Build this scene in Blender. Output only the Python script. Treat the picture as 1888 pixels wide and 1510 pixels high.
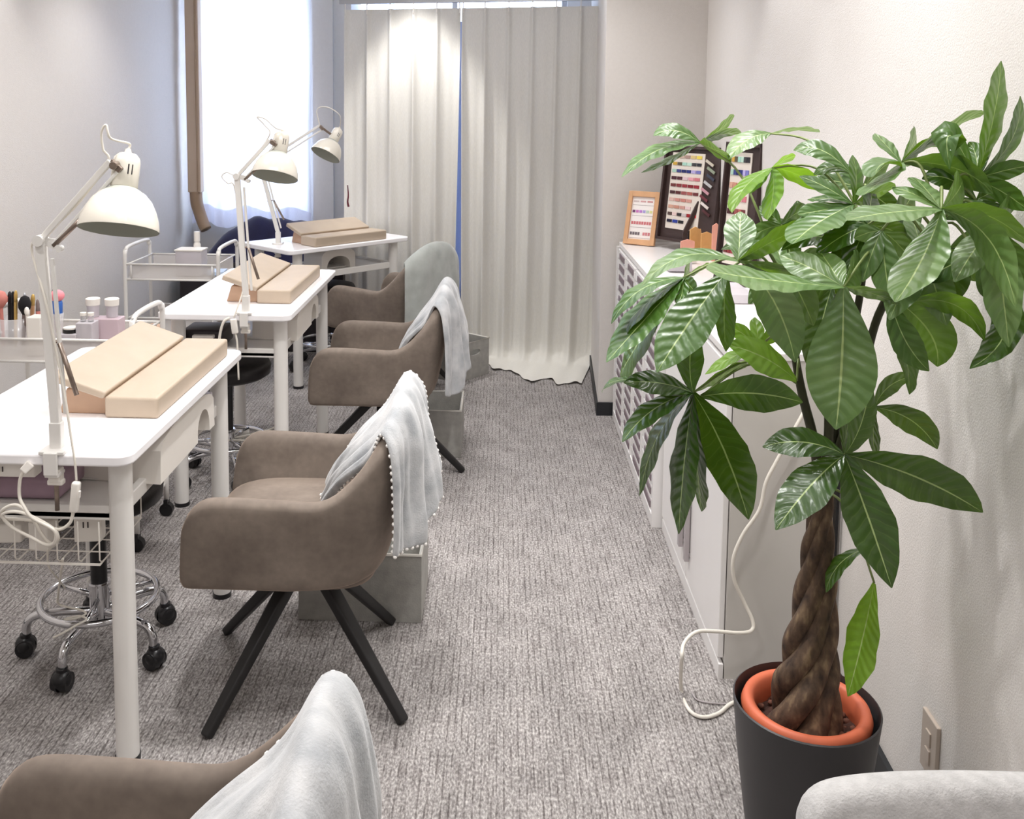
import bpy, bmesh, math, random
from math import sin, cos, pi, radians, sqrt, atan2
from mathutils import Vector, Matrix, noise

for o in list(bpy.data.objects):
    bpy.data.objects.remove(o)
SC = bpy.context.scene
COL = SC.collection
R = random.Random(7)

# ------------------------------------------------------------------ camera
F, CX, CY = 1800.0, 845.0, 375.0
PITCH, YAW, ROLL, CAMH = radians(5.7), radians(2.54), radians(.45), 1.5
fwd = Vector((-sin(YAW) * cos(PITCH), cos(YAW) * cos(PITCH), -sin(PITCH)))
r0 = Vector((cos(YAW), sin(YAW), 0))
u0 = r0.cross(fwd)
rightv = r0 * cos(ROLL) - u0 * 0 + u0 * sin(ROLL)
upv = -r0 * sin(ROLL) + u0 * cos(ROLL)
camd = bpy.data.cameras.new('camera')
cam = bpy.data.objects.new('camera', camd)
COL.objects.link(cam)
camd.sensor_fit = 'HORIZONTAL'
camd.sensor_width = 36
camd.lens = F / 1888 * 36
camd.shift_x = (944 - CX) / 1888
camd.shift_y = -(755 - CY) / 1888
camd.clip_start = .05
m = Matrix((rightv, upv, -fwd)).transposed().to_4x4()
m.translation = Vector((0, 0, CAMH))
cam.matrix_world = m
SC.camera = cam


def ray(x, y):
    return rightv * ((x - CX) / F) - upv * ((y - CY) / F) + fwd


def at(x, y, Y):
    """point of the room seen at pixel x, y of the photo and Y metres into the room"""
    v = ray(x, y)
    return Vector((0, 0, CAMH)) + v * (Y / v.y)


def atz(x, y, z):
    v = ray(x, y)
    return Vector((0, 0, CAMH)) + v * ((z - CAMH) / v.z)


# ------------------------------------------------------------------ world, exposure, lights
W = bpy.data.worlds.new('sky')
SC.world = W
W.use_nodes = True
bg = W.node_tree.nodes['Background']
bg.inputs[0].default_value = (.62, .76, 1, 1)
bg.inputs[1].default_value = 8.0
SC.view_settings.view_transform = 'Standard'
SC.view_settings.look = 'None'
SC.view_settings.exposure = 0.32
SC.view_settings.gamma = 1
SC.cycles.max_bounces = 8
SC.cycles.diffuse_bounces = 5
SC.cycles.transparent_max_bounces = 12
SC.cycles.use_denoising = True
SC.cycles.sample_clamp_indirect = 6
SC.cycles.caustics_reflective = False
SC.cycles.caustics_refractive = False

WARM = (1, .985, .97)


def spot(x, y, power, size=120, blend=.9, z=2.43, col=WARM, rad=.05, tgt=None):
    l = bpy.data.lights.new('downlight', 'SPOT')
    l.energy = power
    l.spot_size = radians(size)
    l.spot_blend = blend
    l.shadow_soft_size = rad
    l.color = col
    o = bpy.data.objects.new('downlight_bulb', l)
    COL.objects.link(o)
    o.location = (x, y, z)
    if tgt:
        o.rotation_euler = (Vector(tgt) - Vector((x, y, z))).to_track_quat('-Z', 'Y').to_euler()


def area(loc, tgt, sx, sy, power, col=(1, 1, 1)):
    l = bpy.data.lights.new('fill_light', 'AREA')
    l.shape = 'RECTANGLE'
    l.size, l.size_y = sx, sy
    l.energy = power
    l.color = col
    o = bpy.data.objects.new('ceiling_fill_light', l)
    COL.objects.link(o)
    o.location = loc
    o.rotation_euler = (Vector(tgt) - Vector(loc)).to_track_quat('-Z', 'Y').to_euler()


for (x, y, p) in [(.35, 2.75, 12), (.30, 1.75, 22), (.35, .9, 18), (-1.45, 3.3, 26), (-.35, 1.1, 20),
                  (-.30, 2.3, 48), (-.35, 3.7, 24), (-1.4, 1.6, 26), (.3, 4.1, 16), (-1.5, 4.6, 20)]:
    spot(x, y, p * 1.12, rad=.03)
# downlights close to the walls: scallops high on the right wall, the curtain and the left wall
spot(.60, 1.95, 20, 110, .7, rad=.03)
spot(.74, 3.20, 17, 78, .5)
spot(.70, 2.40, 19, 82, .5)
spot(-.60, 5.50, 55, 62, .7, col=(1, .98, .96), tgt=(-.52, 5.70, 1.4))
spot(-1.84, 3.75, 14, 82, .6)
# three unseen fill lights added under the ceiling, one behind the camera
area((-.6, 2.2, 2.46), (-.6, 2.2, 0), 1.2, .6, 11, (1, .99, .98))
area((-.4, 4.3, 2.46), (-.4, 4.3, 0), 1.2, .6, 11, (1, .99, .98))
area((-.3, -.6, 2.46), (-.3, -.6, 0), 1.6, 1.0, 15, (1, .99, .98))


# ------------------------------------------------------------------ materials
def srgb(r, g, b):
    def c(v):
        v /= 255.0
        return v / 12.92 if v <= .04045 else ((v + .055) / 1.055) ** 2.4
    return (c(r), c(g), c(b), 1)


MATS = {}


def mat(name, col, rough=.5, metal=0, noise_amt=0, nscale=20, bump=0, bscale=200, spec=None, sheen=0, trans=0, alpha=None, coat=0, emit=None, ior=None):
    if name in MATS:
        return MATS[name]
    M = bpy.data.materials.new(name)
    M.use_nodes = True
    nt = M.node_tree
    b = nt.nodes['Principled BSDF']
    b.inputs['Base Color'].default_value = col
    b.inputs['Roughness'].default_value = rough
    b.inputs['Metallic'].default_value = metal
    if spec is not None:
        b.inputs['Specular IOR Level'].default_value = spec
    if sheen:
        b.inputs['Sheen Weight'].default_value = sheen
        b.inputs['Sheen Roughness'].default_value = .5
    if trans:
        b.inputs['Transmission Weight'].default_value = trans
    if ior:
        b.inputs['IOR'].default_value = ior
    if alpha is not None:
        b.inputs['Alpha'].default_value = alpha
    if coat:
        b.inputs['Coat Weight'].default_value = coat
    if emit:
        b.inputs['Emission Color'].default_value = emit[0]
        b.inputs['Emission Strength'].default_value = emit[1]
    tc = nt.nodes.new('ShaderNodeTexCoord')
    if noise_amt:
        n = nt.nodes.new('ShaderNodeTexNoise')
        n.inputs['Scale'].default_value = nscale
        n.inputs['Detail'].default_value = 5
        nt.links.new(tc.outputs['Object'], n.inputs['Vector'])
        mr = nt.nodes.new('ShaderNodeMapRange')
        mr.inputs[1].default_value = .3
        mr.inputs[2].default_value = .7
        mr.inputs[3].default_value = 1 - noise_amt
        mr.inputs[4].default_value = 1 + noise_amt
        nt.links.new(n.outputs['Fac'], mr.inputs[0])
        mx = nt.nodes.new('ShaderNodeVectorMath')
        mx.operation = 'SCALE'
        mx.inputs[0].default_value = col[:3]
        nt.links.new(mr.outputs[0], mx.inputs['Scale'])
        nt.links.new(mx.outputs[0], b.inputs['Base Color'])
    if bump:
        n2 = nt.nodes.new('ShaderNodeTexNoise')
        n2.inputs['Scale'].default_value = bscale
        n2.inputs['Detail'].default_value = 3
        nt.links.new(tc.outputs['Object'], n2.inputs['Vector'])
        bp = nt.nodes.new('ShaderNodeBump')
        bp.inputs['Strength'].default_value = bump
        bp.inputs['Distance'].default_value = .003
        nt.links.new(n2.outputs['Fac'], bp.inputs['Height'])
        nt.links.new(bp.outputs[0], b.inputs['Normal'])
    MATS[name] = M
    return M


WALL = mat('wallpaper', srgb(220, 215, 211), .85, noise_amt=.015, nscale=60, bump=.35, bscale=260)
CEIL = mat('ceiling_paint', srgb(235, 233, 230), .9, noise_amt=.01, nscale=30)
COLUMN = mat('pillar_wallpaper', srgb(226, 224, 224), .85, noise_amt=.015, nscale=60, bump=.3, bscale=260)
BLACKB = mat('black_vinyl', srgb(34, 36, 40), .5, noise_amt=.1)
DUCTD = mat('brown_plastic', srgb(160, 134, 108), .5, noise_amt=.04, nscale=8)
DUCT = mat('beige_plastic', srgb(196, 174, 152), .5, noise_amt=.04, nscale=8)
WHITE = mat('white_laminate', srgb(252, 250, 252), .18, noise_amt=.008, nscale=6)
WSTEEL = mat('white_painted_steel', srgb(230, 227, 223), .35, noise_amt=.01, nscale=10)
CABW = mat('white_cabinet', srgb(236, 233, 232), .35, noise_amt=.01, nscale=6)
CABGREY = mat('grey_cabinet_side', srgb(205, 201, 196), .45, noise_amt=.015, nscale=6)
SLOT = mat('dark_drawer_slot', srgb(126, 112, 118), .6, noise_amt=.05)
CABGAP = mat('grey_plastic_shadow', srgb(172, 164, 166), .5, noise_amt=.03)
LAMPW = mat('cream_enamel', srgb(232, 226, 214), .22, noise_amt=.008, nscale=8, coat=.3)
LAMPIN = mat('grey_enamel', srgb(176, 178, 168), .5, noise_amt=.01)
STEEL = mat('spring_steel', srgb(150, 135, 125), .35, metal=.85, noise_amt=.1, nscale=90)
CHROME = mat('chrome', srgb(215, 215, 218), .1, metal=1, noise_amt=.02)
BLACK = mat('black_plastic', srgb(22, 21, 24), .35, noise_amt=.1)
BLACKM = mat('black_metal', srgb(26, 24, 25), .5, noise_amt=.1)
SEATB = mat('black_leather', srgb(24, 20, 22), .45, noise_amt=.1, bump=.2)
LEATHER = mat('beige_leather', srgb(184, 167, 148), .55, noise_amt=.04, nscale=12, bump=.12, bscale=400)
LEATHERD = mat('tan_leather', srgb(194, 160, 134), .55, noise_amt=.04, nscale=12, bump=.12, bscale=400)
CORD = mat('white_cord', srgb(232, 226, 216), .5, noise_amt=.02)
PLUGW = mat('white_plastic', srgb(238, 233, 226), .4, noise_amt=.01)
LINE = mat('dark_line', srgb(70, 60, 60), .6, noise_amt=.1)
MAUVE = mat('mauve_cloth', srgb(176, 150, 165), .8, noise_amt=.08, nscale=25)
WIRE = mat('white_wire', srgb(238, 232, 224), .35, noise_amt=.01)
BINM = mat('grey_felt', srgb(166, 164, 159), .9, noise_amt=.12, nscale=30, bump=.3)
BININ = mat('dark_grey_felt', srgb(112, 110, 108), .9, noise_amt=.1, nscale=30)
PIPING = mat('pale_piping', srgb(222, 218, 210), .7, noise_amt=.02)
NAVY = mat('navy_fleece', srgb(26, 26, 66), .9, noise_amt=.15, nscale=15, bump=.2, sheen=.3)
TERRA = mat('orange_plastic', srgb(212, 108, 74), .5, noise_amt=.04, nscale=8)
POTG = mat('charcoal_plastic', srgb(58, 56, 58), .45, noise_amt=.05, nscale=9)
SOIL = mat('soil', srgb(70, 44, 36), .95, noise_amt=.5, nscale=70, bump=.8, bscale=120)
GREYF = mat('grey_upholstery', srgb(186, 184, 183), .9, noise_amt=.13, nscale=70, bump=.4, bscale=350, sheen=.2)
WOODF = mat('light_wood', srgb(214, 166, 124), .5, noise_amt=.1, nscale=18)
PAPER = mat('white_paper', srgb(244, 238, 236), .7, noise_amt=.01)
BROWNF = mat('dark_brown_board', srgb(62, 46, 44), .5, noise_amt=.12, nscale=12)
CREAMB = mat('cream_board', srgb(226, 216, 206), .6, noise_amt=.02)
PINKP = mat('pink_card', srgb(238, 170, 150), .5, noise_amt=.04, nscale=40)
GOLDP = mat('gold_card', srgb(222, 172, 108), .45, noise_amt=.06, nscale=40)
OUTLET = mat('beige_switch_plate', srgb(186, 172, 160), .45, noise_amt=.02)
JAR = mat('clear_jar', (.93, .93, .95, 1), .08, trans=.75, ior=1.2)
FROST = mat('frosted_acrylic', srgb(232, 226, 232), .35, trans=.35, ior=1.15, noise_amt=.02)
TRAYG = mat('frosted_tray', srgb(226, 221, 217), .4, alpha=.5, noise_amt=.02)
CLEARP = mat('clear_film', (.95, .93, .95, 1), .15, alpha=.35)
GLASS = mat('window_glass', (.9, .95, 1, 1), .02, alpha=.08)
ALU = mat('aluminium', srgb(190, 192, 198), .35, metal=.6, noise_amt=.02)
DARKBOX = mat('dark_device', srgb(40, 34, 38), .35, noise_amt=.1)
STEMG = mat('green_stem', srgb(58, 58, 34), .6, noise_amt=.2, nscale=60)
PETI = mat('petiole_green', srgb(120, 134, 78), .45, noise_amt=.1, nscale=60)


def _nodes(name):
    M = bpy.data.materials.new(name)
    M.use_nodes = True
    nt = M.node_tree
    return M, nt, nt.nodes['Principled BSDF'], nt.nodes.new('ShaderNodeTexCoord')


def ramp(nt, fac, stops):
    r = nt.nodes.new('ShaderNodeValToRGB')
    cr = r.color_ramp
    while len(cr.elements) < len(stops):
        cr.elements.new(.5)
    for e, (p, c) in zip(cr.elements, stops):
        e.position = p
        e.color = c
    nt.links.new(fac, r.inputs[0])
    return r


def noise_node(nt, vec, scale, detail=4, mapping=None, rot=None):
    n = nt.nodes.new('ShaderNodeTexNoise')
    n.inputs['Scale'].default_value = scale
    n.inputs['Detail'].default_value = detail
    if mapping:
        mp = nt.nodes.new('ShaderNodeMapping')
        mp.inputs['Scale'].default_value = mapping
        if rot:
            mp.inputs['Rotation'].default_value = rot
        nt.links.new(vec, mp.inputs['Vector'])
        vec = mp.outputs[0]
    nt.links.new(vec, n.inputs['Vector'])
    return n


def mixc(nt, fac, a, b, mode='MIX'):
    x = nt.nodes.new('ShaderNodeMix')
    x.data_type = 'RGBA'
    x.blend_type = mode
    for i, v in ((0, fac), (6, a), (7, b)):
        if hasattr(v, 'links'):
            nt.links.new(v, x.inputs[i])
        else:
            x.inputs[i].default_value = v
    return x.outputs[2]


# carpet: grey loop pile in ribs running down the room
CARPET, nt, b, tc = _nodes('grey_ribbed_carpet')
g = tc.outputs['Object']
n1 = noise_node(nt, g, 1.0, 5, (210, 95, 210))
n2 = noise_node(nt, g, 1.0, 3, (9, 6, 9))
n3 = noise_node(nt, g, 1.0, 2, (120, 9.0, 120))
r1 = ramp(nt, n1.outputs['Fac'], [(.28, srgb(112, 107, 106)), (.5, srgb(160, 155, 153)), (.74, srgb(212, 207, 204))])
r3 = ramp(nt, n3.outputs['Fac'], [(.34, srgb(196, 192, 192)), (.48, (1, 1, 1, 1)), (.66, (1, 1, 1, 1))])
r2 = ramp(nt, n2.outputs['Fac'], [(.35, (.82, .82, .82, 1)), (.65, (1.0, 1.0, 1.0, 1))])
sx_ = nt.nodes.new('ShaderNodeSeparateXYZ')
nt.links.new(g, sx_.inputs[0])
ln_ = nt.nodes.new('ShaderNodeMath')
ln_.operation = 'SINE'
ml_ = nt.nodes.new('ShaderNodeMath')
ml_.operation = 'MULTIPLY'
ml_.inputs[1].default_value = 2 * pi / .017
nt.links.new(sx_.outputs[0], ml_.inputs[0])
nt.links.new(ml_.outputs[0], ln_.inputs[0])
n4 = noise_node(nt, g, 1.0, 2, (40, 22, 40))
ad_ = nt.nodes.new('ShaderNodeMath')
ad_.operation = 'MULTIPLY'
nt.links.new(ln_.outputs[0], ad_.inputs[0])
nt.links.new(n4.outputs['Fac'], ad_.inputs[1])
r4 = ramp(nt, ad_.outputs[0], [(.36, (1, 1, 1, 1)), (.56, srgb(176, 172, 172))])
c = mixc(nt, .6, r1.outputs[0], r3.outputs[0], 'MULTIPLY')
c = mixc(nt, .8, c, r4.outputs[0], 'MULTIPLY')
c = mixc(nt, 1.0, c, r2.outputs[0], 'MULTIPLY')
nt.links.new(c, b.inputs['Base Color'])
b.inputs['Roughness'].default_value = .95
b.inputs['Specular IOR Level'].default_value = .1
bp = nt.nodes.new('ShaderNodeBump')
bp.inputs['Strength'].default_value = .6
bp.inputs['Distance'].default_value = .004
nt.links.new(n1.outputs['Fac'], bp.inputs['Height'])
nt.links.new(bp.outputs[0], b.inputs['Normal'])

# suede of the tub chairs
SUEDE, nt, b, tc = _nodes('taupe_suede')
n1 = noise_node(nt, tc.outputs['Object'], 7, 4)
n2 = noise_node(nt, tc.outputs['Object'], 60, 4)
r1 = ramp(nt, n1.outputs['Fac'], [(.35, srgb(112, 101, 93)), (.65, srgb(137, 125, 115))])
r2 = ramp(nt, n2.outputs['Fac'], [(.3, (.85, .85, .85, 1)), (.7, (1, 1, 1, 1))])
nt.links.new(mixc(nt, 1.0, r1.outputs[0], r2.outputs[0], 'MULTIPLY'), b.inputs['Base Color'])
b.inputs['Roughness'].default_value = .8
b.inputs['Specular IOR Level'].default_value = .25
b.inputs['Sheen Weight'].default_value = .45
b.inputs['Sheen Roughness'].default_value = .4
b.inputs['Sheen Tint'].default_value = srgb(230, 205, 185)

# fleece of the throws
FLEECE, nt, b, tc = _nodes('pale_grey_fleece')
n1 = noise_node(nt, tc.outputs['Object'], 14, 5)
n2 = noise_node(nt, tc.outputs['Object'], 260, 2)
r1 = ramp(nt, n1.outputs['Fac'], [(.32, srgb(148, 151, 155)), (.55, srgb(184, 185, 187)), (.75, srgb(206, 205, 205))])
nt.links.new(r1.outputs[0], b.inputs['Base Color'])
b.inputs['Roughness'].default_value = .9
b.inputs['Sheen Weight'].default_value = .5
bp = nt.nodes.new('ShaderNodeBump')
bp.inputs['Strength'].default_value = .35
bp.inputs['Distance'].default_value = .003
nt.links.new(n2.outputs['Fac'], bp.inputs['Height'])
nt.links.new(bp.outputs[0], b.inputs['Normal'])


def cloth_material(name, col, tl, tcol):
    M, nt, b, tc = _nodes(name)
    n1 = noise_node(nt, tc.outputs['Object'], 1.0, 3, (420, 420, 60))
    r1 = ramp(nt, n1.outputs['Fac'], [(.3, tuple(v * .9 for v in col[:3]) + (1,)), (.7, col)])
    nt.links.new(r1.outputs[0], b.inputs['Base Color'])
    b.inputs['Roughness'].default_value = .85
    b.inputs['Specular IOR Level'].default_value = .1
    t = nt.nodes.new('ShaderNodeBsdfTranslucent')
    t.inputs[0].default_value = tcol
    mx = nt.nodes.new('ShaderNodeMixShader')
    mx.inputs[0].default_value = tl
    nt.links.new(b.outputs[0], mx.inputs[1])
    nt.links.new(t.outputs[0], mx.inputs[2])
    nt.links.new(mx.outputs[0], nt.nodes['Material Output'].inputs[0])
    return M


CURT = cloth_material('ivory_curtain_cloth', srgb(226, 223, 216), .05, (.9, .88, .86, 1))
SHEER = cloth_material('white_sheer_cloth', srgb(240, 240, 246), .6, (.93, .94, 1, 1))
SHEERHEM = cloth_material('white_sheer_hem', srgb(230, 230, 240), .28, (.8, .82, 1, 1))

# leaves: uv.x runs across the leaf (-1..1), uv.y along it
def leaf_material(name, c1, c2, c3, rough, tl):
    M, nt, b, tc = _nodes(name)
    uv = nt.nodes.new('ShaderNodeUVMap')
    sep = nt.nodes.new('ShaderNodeSeparateXYZ')
    nt.links.new(uv.outputs[0], sep.inputs[0])

    def mth(op, a, b_=None, c_=None):
        n = nt.nodes.new('ShaderNodeMath')
        n.operation = op
        for i, v in enumerate((a, b_, c_)):
            if v is None:
                continue
            if hasattr(v, 'links'):
                nt.links.new(v, n.inputs[i])
            else:
                n.inputs[i].default_value = v
        return n.outputs[0]
    au = mth('ABSOLUTE', sep.outputs[0])
    nz = noise_node(nt, tc.outputs['Object'], 30, 2)
    ph = mth('ADD', mth('MULTIPLY_ADD', sep.outputs[1], 135.0, mth('MULTIPLY', au, -8.0)), mth('MULTIPLY', nz.outputs['Fac'], 5.0))
    sv = mth('SINE', ph)
    vein = mth('MULTIPLY', mth('POWER', mth('MAXIMUM', sv, 0.0), 16.0), .14)
    mid = mth('LESS_THAN', au, .035)
    n1 = noise_node(nt, tc.outputs['Object'], 9, 3)
    r1 = ramp(nt, n1.outputs['Fac'], [(.3, srgb(*c1)), (.55, srgb(*c2)), (.75, srgb(*c3))])
    vc = mixc(nt, vein, r1.outputs[0], srgb(150, 172, 108))
    vc = mixc(nt, mid, vc, srgb(176, 194, 132))
    nt.links.new(vc, b.inputs['Base Color'])
    b.inputs['Roughness'].default_value = rough
    b.inputs['Specular IOR Level'].default_value = .75
    bp = nt.nodes.new('ShaderNodeBump')
    bp.inputs['Strength'].default_value = .42
    bp.inputs['Distance'].default_value = .0028
    nt.links.new(mth('MULTIPLY_ADD', sv, -.5, mth('ADD', mth('MULTIPLY', au, 1.0), mth('MULTIPLY', nz.outputs['Fac'], 1.6))), bp.inputs['Height'])
    nt.links.new(bp.outputs[0], b.inputs['Normal'])
    tr = nt.nodes.new('ShaderNodeBsdfTranslucent')
    tr.inputs[0].default_value = srgb(140, 185, 40)
    mx = nt.nodes.new('ShaderNodeMixShader')
    mx.inputs[0].default_value = tl
    nt.links.new(b.outputs[0], mx.inputs[1])
    nt.links.new(tr.outputs[0], mx.inputs[2])
    nt.links.new(mx.outputs[0], nt.nodes['Material Output'].inputs[0])
    return M


LEAFS = {'p': leaf_material('toplit_green_leaf', (74, 104, 56), (100, 128, 78), (124, 146, 98), .34, .16),  # pale where top-lit, dark where shaded: the light is put into the green
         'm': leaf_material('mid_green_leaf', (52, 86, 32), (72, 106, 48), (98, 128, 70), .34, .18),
         'd': leaf_material('shaded_green_leaf', (34, 62, 20), (48, 80, 30), (66, 98, 44), .3, .14),
         'y': leaf_material('yellow_green_leaf', (84, 124, 30), (110, 150, 44), (130, 166, 66), .38, .4)}

# bark
BARK, nt, b, tc = _nodes('brown_bark')
n1 = noise_node(nt, tc.outputs['Object'], 1.0, 6, (60, 60, 26))
r1 = ramp(nt, n1.outputs['Fac'], [(.3, srgb(58, 44, 36)), (.55, srgb(98, 78, 62)), (.72, srgb(140, 118, 92))])
nt.links.new(r1.outputs[0], b.inputs['Base Color'])
b.inputs['Roughness'].default_value = .85
bp = nt.nodes.new('ShaderNodeBump')
bp.inputs['Strength'].default_value = .7
bp.inputs['Distance'].default_value = .006
nt.links.new(n1.outputs['Fac'], bp.inputs['Height'])
nt.links.new(bp.outputs[0], b.inputs['Normal'])


# ------------------------------------------------------------------ building helpers
def tag(o, label=None, cat=None, group=None, kind=None):
    if label:
        o['label'] = label
    if cat:
        o['category'] = cat
    if group:
        o['group'] = group
    if kind:
        o['kind'] = kind
    return o


def thing(name, label, cat, loc=(0, 0, 0), rz=0, group=None):
    o = bpy.data.objects.new(name, None)
    COL.objects.link(o)
    o.empty_display_size = .05
    o.location = loc
    o.rotation_euler = (0, 0, rz)
    return tag(o, label, cat, group)


def frame_of(o):
    m = Matrix.Translation(o.location) @ o.rotation_euler.to_matrix().to_4x4()
    return frame_of(o.parent) @ m if o.parent else m


def dup(o, parent=None):
    c = o.copy()
    COL.objects.link(c)
    if parent:
        c.parent = parent
    for ch in list(o.children):
        dup(ch, c)
    return c


def catmull(pts, n=8, closed=False):
    pts = [Vector(p) for p in pts]
    if len(pts) < 3:
        return pts
    out = []
    k = len(pts)
    rng = k if closed else k - 1
    for i in range(rng):
        if closed:
            p0, p1, p2, p3 = pts[(i - 1) % k], pts[i], pts[(i + 1) % k], pts[(i + 2) % k]
        else:
            p0, p1, p2, p3 = pts[max(i - 1, 0)], pts[i], pts[i + 1], pts[min(i + 2, k - 1)]
        for j in range(n):
            t = j / n
            out.append(.5 * ((2 * p1) + (p2 - p0) * t + (2 * p0 - 5 * p1 + 4 * p2 - p3) * t * t + (3 * p1 - p0 - 3 * p2 + p3) * t ** 3))
    if not closed:
        out.append(pts[-1])
    return out


class MB:
    def __init__(self):
        self.v, self.f, self.m = [], [], []
        self.uv = {}
        self.mi = 0

    def add(self, vs, fs):
        o = len(self.v)
        self.v += [Vector(v) for v in vs]
        self.f += [tuple(i + o for i in f) for f in fs]
        self.m += [self.mi] * len(fs)
        return o

    def box(self, c, s, rot=None):
        x, y, z = s[0] / 2, s[1] / 2, s[2] / 2
        vs = [Vector(p) for p in [(-x, -y, -z), (x, -y, -z), (x, y, -z), (-x, y, -z), (-x, -y, z), (x, -y, z), (x, y, z), (-x, y, z)]]
        if rot is not None:
            if isinstance(rot, (int, float)):
                rot = Matrix.Rotation(rot, 3, 'Z')
            vs = [rot @ p for p in vs]
        self.add([p + Vector(c) for p in vs], [(0, 3, 2, 1), (4, 5, 6, 7), (0, 1, 5, 4), (1, 2, 6, 5), (2, 3, 7, 6), (3, 0, 4, 7)])
        return self

    def beam(self, a, b, w, h, up=(0, 0, 1), w2=None, h2=None):
        a, b = Vector(a), Vector(b)
        t = (b - a).normalized()
        up = Vector(up)
        if abs(t.dot(up)) > .98:
            up = Vector((1, 0, 0))
        s = t.cross(up).normalized()
        u = s.cross(t)
        w2 = w if w2 is None else w2
        h2 = h if h2 is None else h2
        vs = []
        for p, ww, hh in ((a, w, h), (b, w2, h2)):
            for (i, j) in ((-1, -1), (1, -1), (1, 1), (-1, 1)):
                vs.append(p + s * (i * ww / 2) + u * (j * hh / 2))
        self.add(vs, [(0, 1, 2, 3), (7, 6, 5, 4), (0, 4, 5, 1), (1, 5, 6, 2), (2, 6, 7, 3), (3, 7, 4, 0)])
        return self

    def tube(self, path, r, n=8, smooth=6, closed=False, flat=1.0):
        path = catmull(path, smooth, closed) if smooth else [Vector(p) for p in path]
        k = len(path)
        rr = r if callable(r) else (lambda t: r)
        vs, fs = [], []
        prev = None
        for i, p in enumerate(path):
            if closed:
                t = (path[(i + 1) % k] - path[i - 1])
            else:
                t = path[min(i + 1, k - 1)] - path[max(i - 1, 0)]
            if t.length < 1e-9:
                t = Vector((0, 0, 1))
            t.normalize()
            if prev is None:
                a = Vector((0, 0, 1)) if abs(t.z) < .9 else Vector((1, 0, 0))
                s = t.cross(a).normalized()
            else:
                s = (prev - t * prev.dot(t))
                if s.length < 1e-6:
                    s = t.cross(Vector((0, 0, 1)))
                s.normalize()
            prev = s
            u = t.cross(s)
            q = rr(i / (k - 1))
            for j in range(n):
                an = 2 * pi * j / n
                vs.append(p + s * (q * cos(an)) + u * (q * flat * sin(an)))
        for i in range(k if closed else k - 1):
            for j in range(n):
                a, b2 = i * n + j, i * n + (j + 1) % n
                c2, d2 = ((i + 1) % k) * n + (j + 1) % n, ((i + 1) % k) * n + j
                fs.append((a, b2, c2, d2))
        if not closed:
            fs.append(tuple(range(n - 1, -1, -1)))
            fs.append(tuple((k - 1) * n + j for j in range(n)))
        self.add(vs, fs)
        return self

    def cyl(self, a, b, r, r2=None, n=24):
        r2 = r if r2 is None else r2
        return self.tube([a, b], lambda t: r + (r2 - r) * t, n, 0)

    def lathe(self, prof, n=32, origin=(0, 0, 0), axis=(0, 0, 1), cap=True):
        ax = Vector(axis).normalized()
        q = Vector((0, 0, 1)).rotation_difference(ax)
        o = Vector(origin)
        vs, fs = [], []
        for (r, z) in prof:
            for j in range(n):
                an = 2 * pi * j / n
                vs.append(o + q @ Vector((r * cos(an), r * sin(an), z)))
        k = len(prof)
        for i in range(k - 1):
            for j in range(n):
                fs.append((i * n + j, i * n + (j + 1) % n, (i + 1) * n + (j + 1) % n, (i + 1) * n + j))
        if cap:
            fs.append(tuple(range(n - 1, -1, -1)))
            fs.append(tuple((k - 1) * n + j for j in range(n)))
        self.add(vs, fs)
        return self

    def prism(self, poly, z0, z1, tf=None):
        n = len(poly)
        vs = [Vector((p[0], p[1], z0)) for p in poly] + [Vector((p[0], p[1], z1)) for p in poly]
        if tf:
            vs = [tf @ v for v in vs]
        self.add(vs, [tuple(range(n - 1, -1, -1)), tuple(range(n, 2 * n))] + [(i, (i + 1) % n, (i + 1) % n + n, i + n) for i in range(n)])
        return self

    def ball(self, c, r, n=8, sc=(1, 1, 1)):
        prof = []
        k = max(4, n // 2)
        vs, fs = [], []
        for i in range(k + 1):
            a = pi * i / k
            for j in range(n):
                b2 = 2 * pi * j / n
                vs.append(Vector(c) + Vector((r * sc[0] * sin(a) * cos(b2), r * sc[1] * sin(a) * sin(b2), r * sc[2] * cos(a))))
        for i in range(k):
            for j in range(n):
                fs.append((i * n + j, (i + 1) * n + j, (i + 1) * n + (j + 1) % n, i * n + (j + 1) % n))
        self.add(vs, fs)
        return self

    def grid(self, fn, nu, nv, closed_u=False):
        vs, fs = [], []
        for i in range(nu + 1):
            for j in range(nv + 1):
                vs.append(fn(i / nu, j / nv))
        for i in range(nu):
            for j in range(nv):
                a = i * (nv + 1) + j
                fs.append((a, a + nv + 1, a + nv + 2, a + 1))
        self.add(vs, fs)
        return self

    def build(self, name, material, parent=None, world=False, smooth=False, bev=0, sub=0, solid=0, label=None, auto=None):
        me = bpy.data.meshes.new(name)
        vs = self.v
        if world and parent is not None:
            inv = frame_of(parent).inverted()
            vs = [inv @ v for v in vs]
        me.from_pydata([tuple(v) for v in vs], [], self.f)
        mats = material if isinstance(material, (list, tuple)) else [material]
        for M in mats:
            me.materials.append(M)
        me.polygons.foreach_set('material_index', self.m)
        if self.uv:
            ul = me.uv_layers.new(name='UVMap')
            for lp in me.loops:
                ul.data[lp.index].uv = self.uv.get(lp.vertex_index, (0, 0))
        me.validate()
        bm = bmesh.new()
        bm.from_mesh(me)
        bmesh.ops.remove_doubles(bm, verts=bm.verts, dist=1e-6)
        if not self.uv and not solid:
            bmesh.ops.recalc_face_normals(bm, faces=bm.faces)
        bm.to_mesh(me)
        bm.free()
        if smooth:
            me.polygons.foreach_set('use_smooth', [True] * len(me.polygons))
            if auto is not None:
                try:
                    me.set_sharp_from_angle(angle=radians(auto))
                except Exception:
                    pass
        o = bpy.data.objects.new(name, me)
        COL.objects.link(o)
        if parent is not None:
            o.parent = parent
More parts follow.
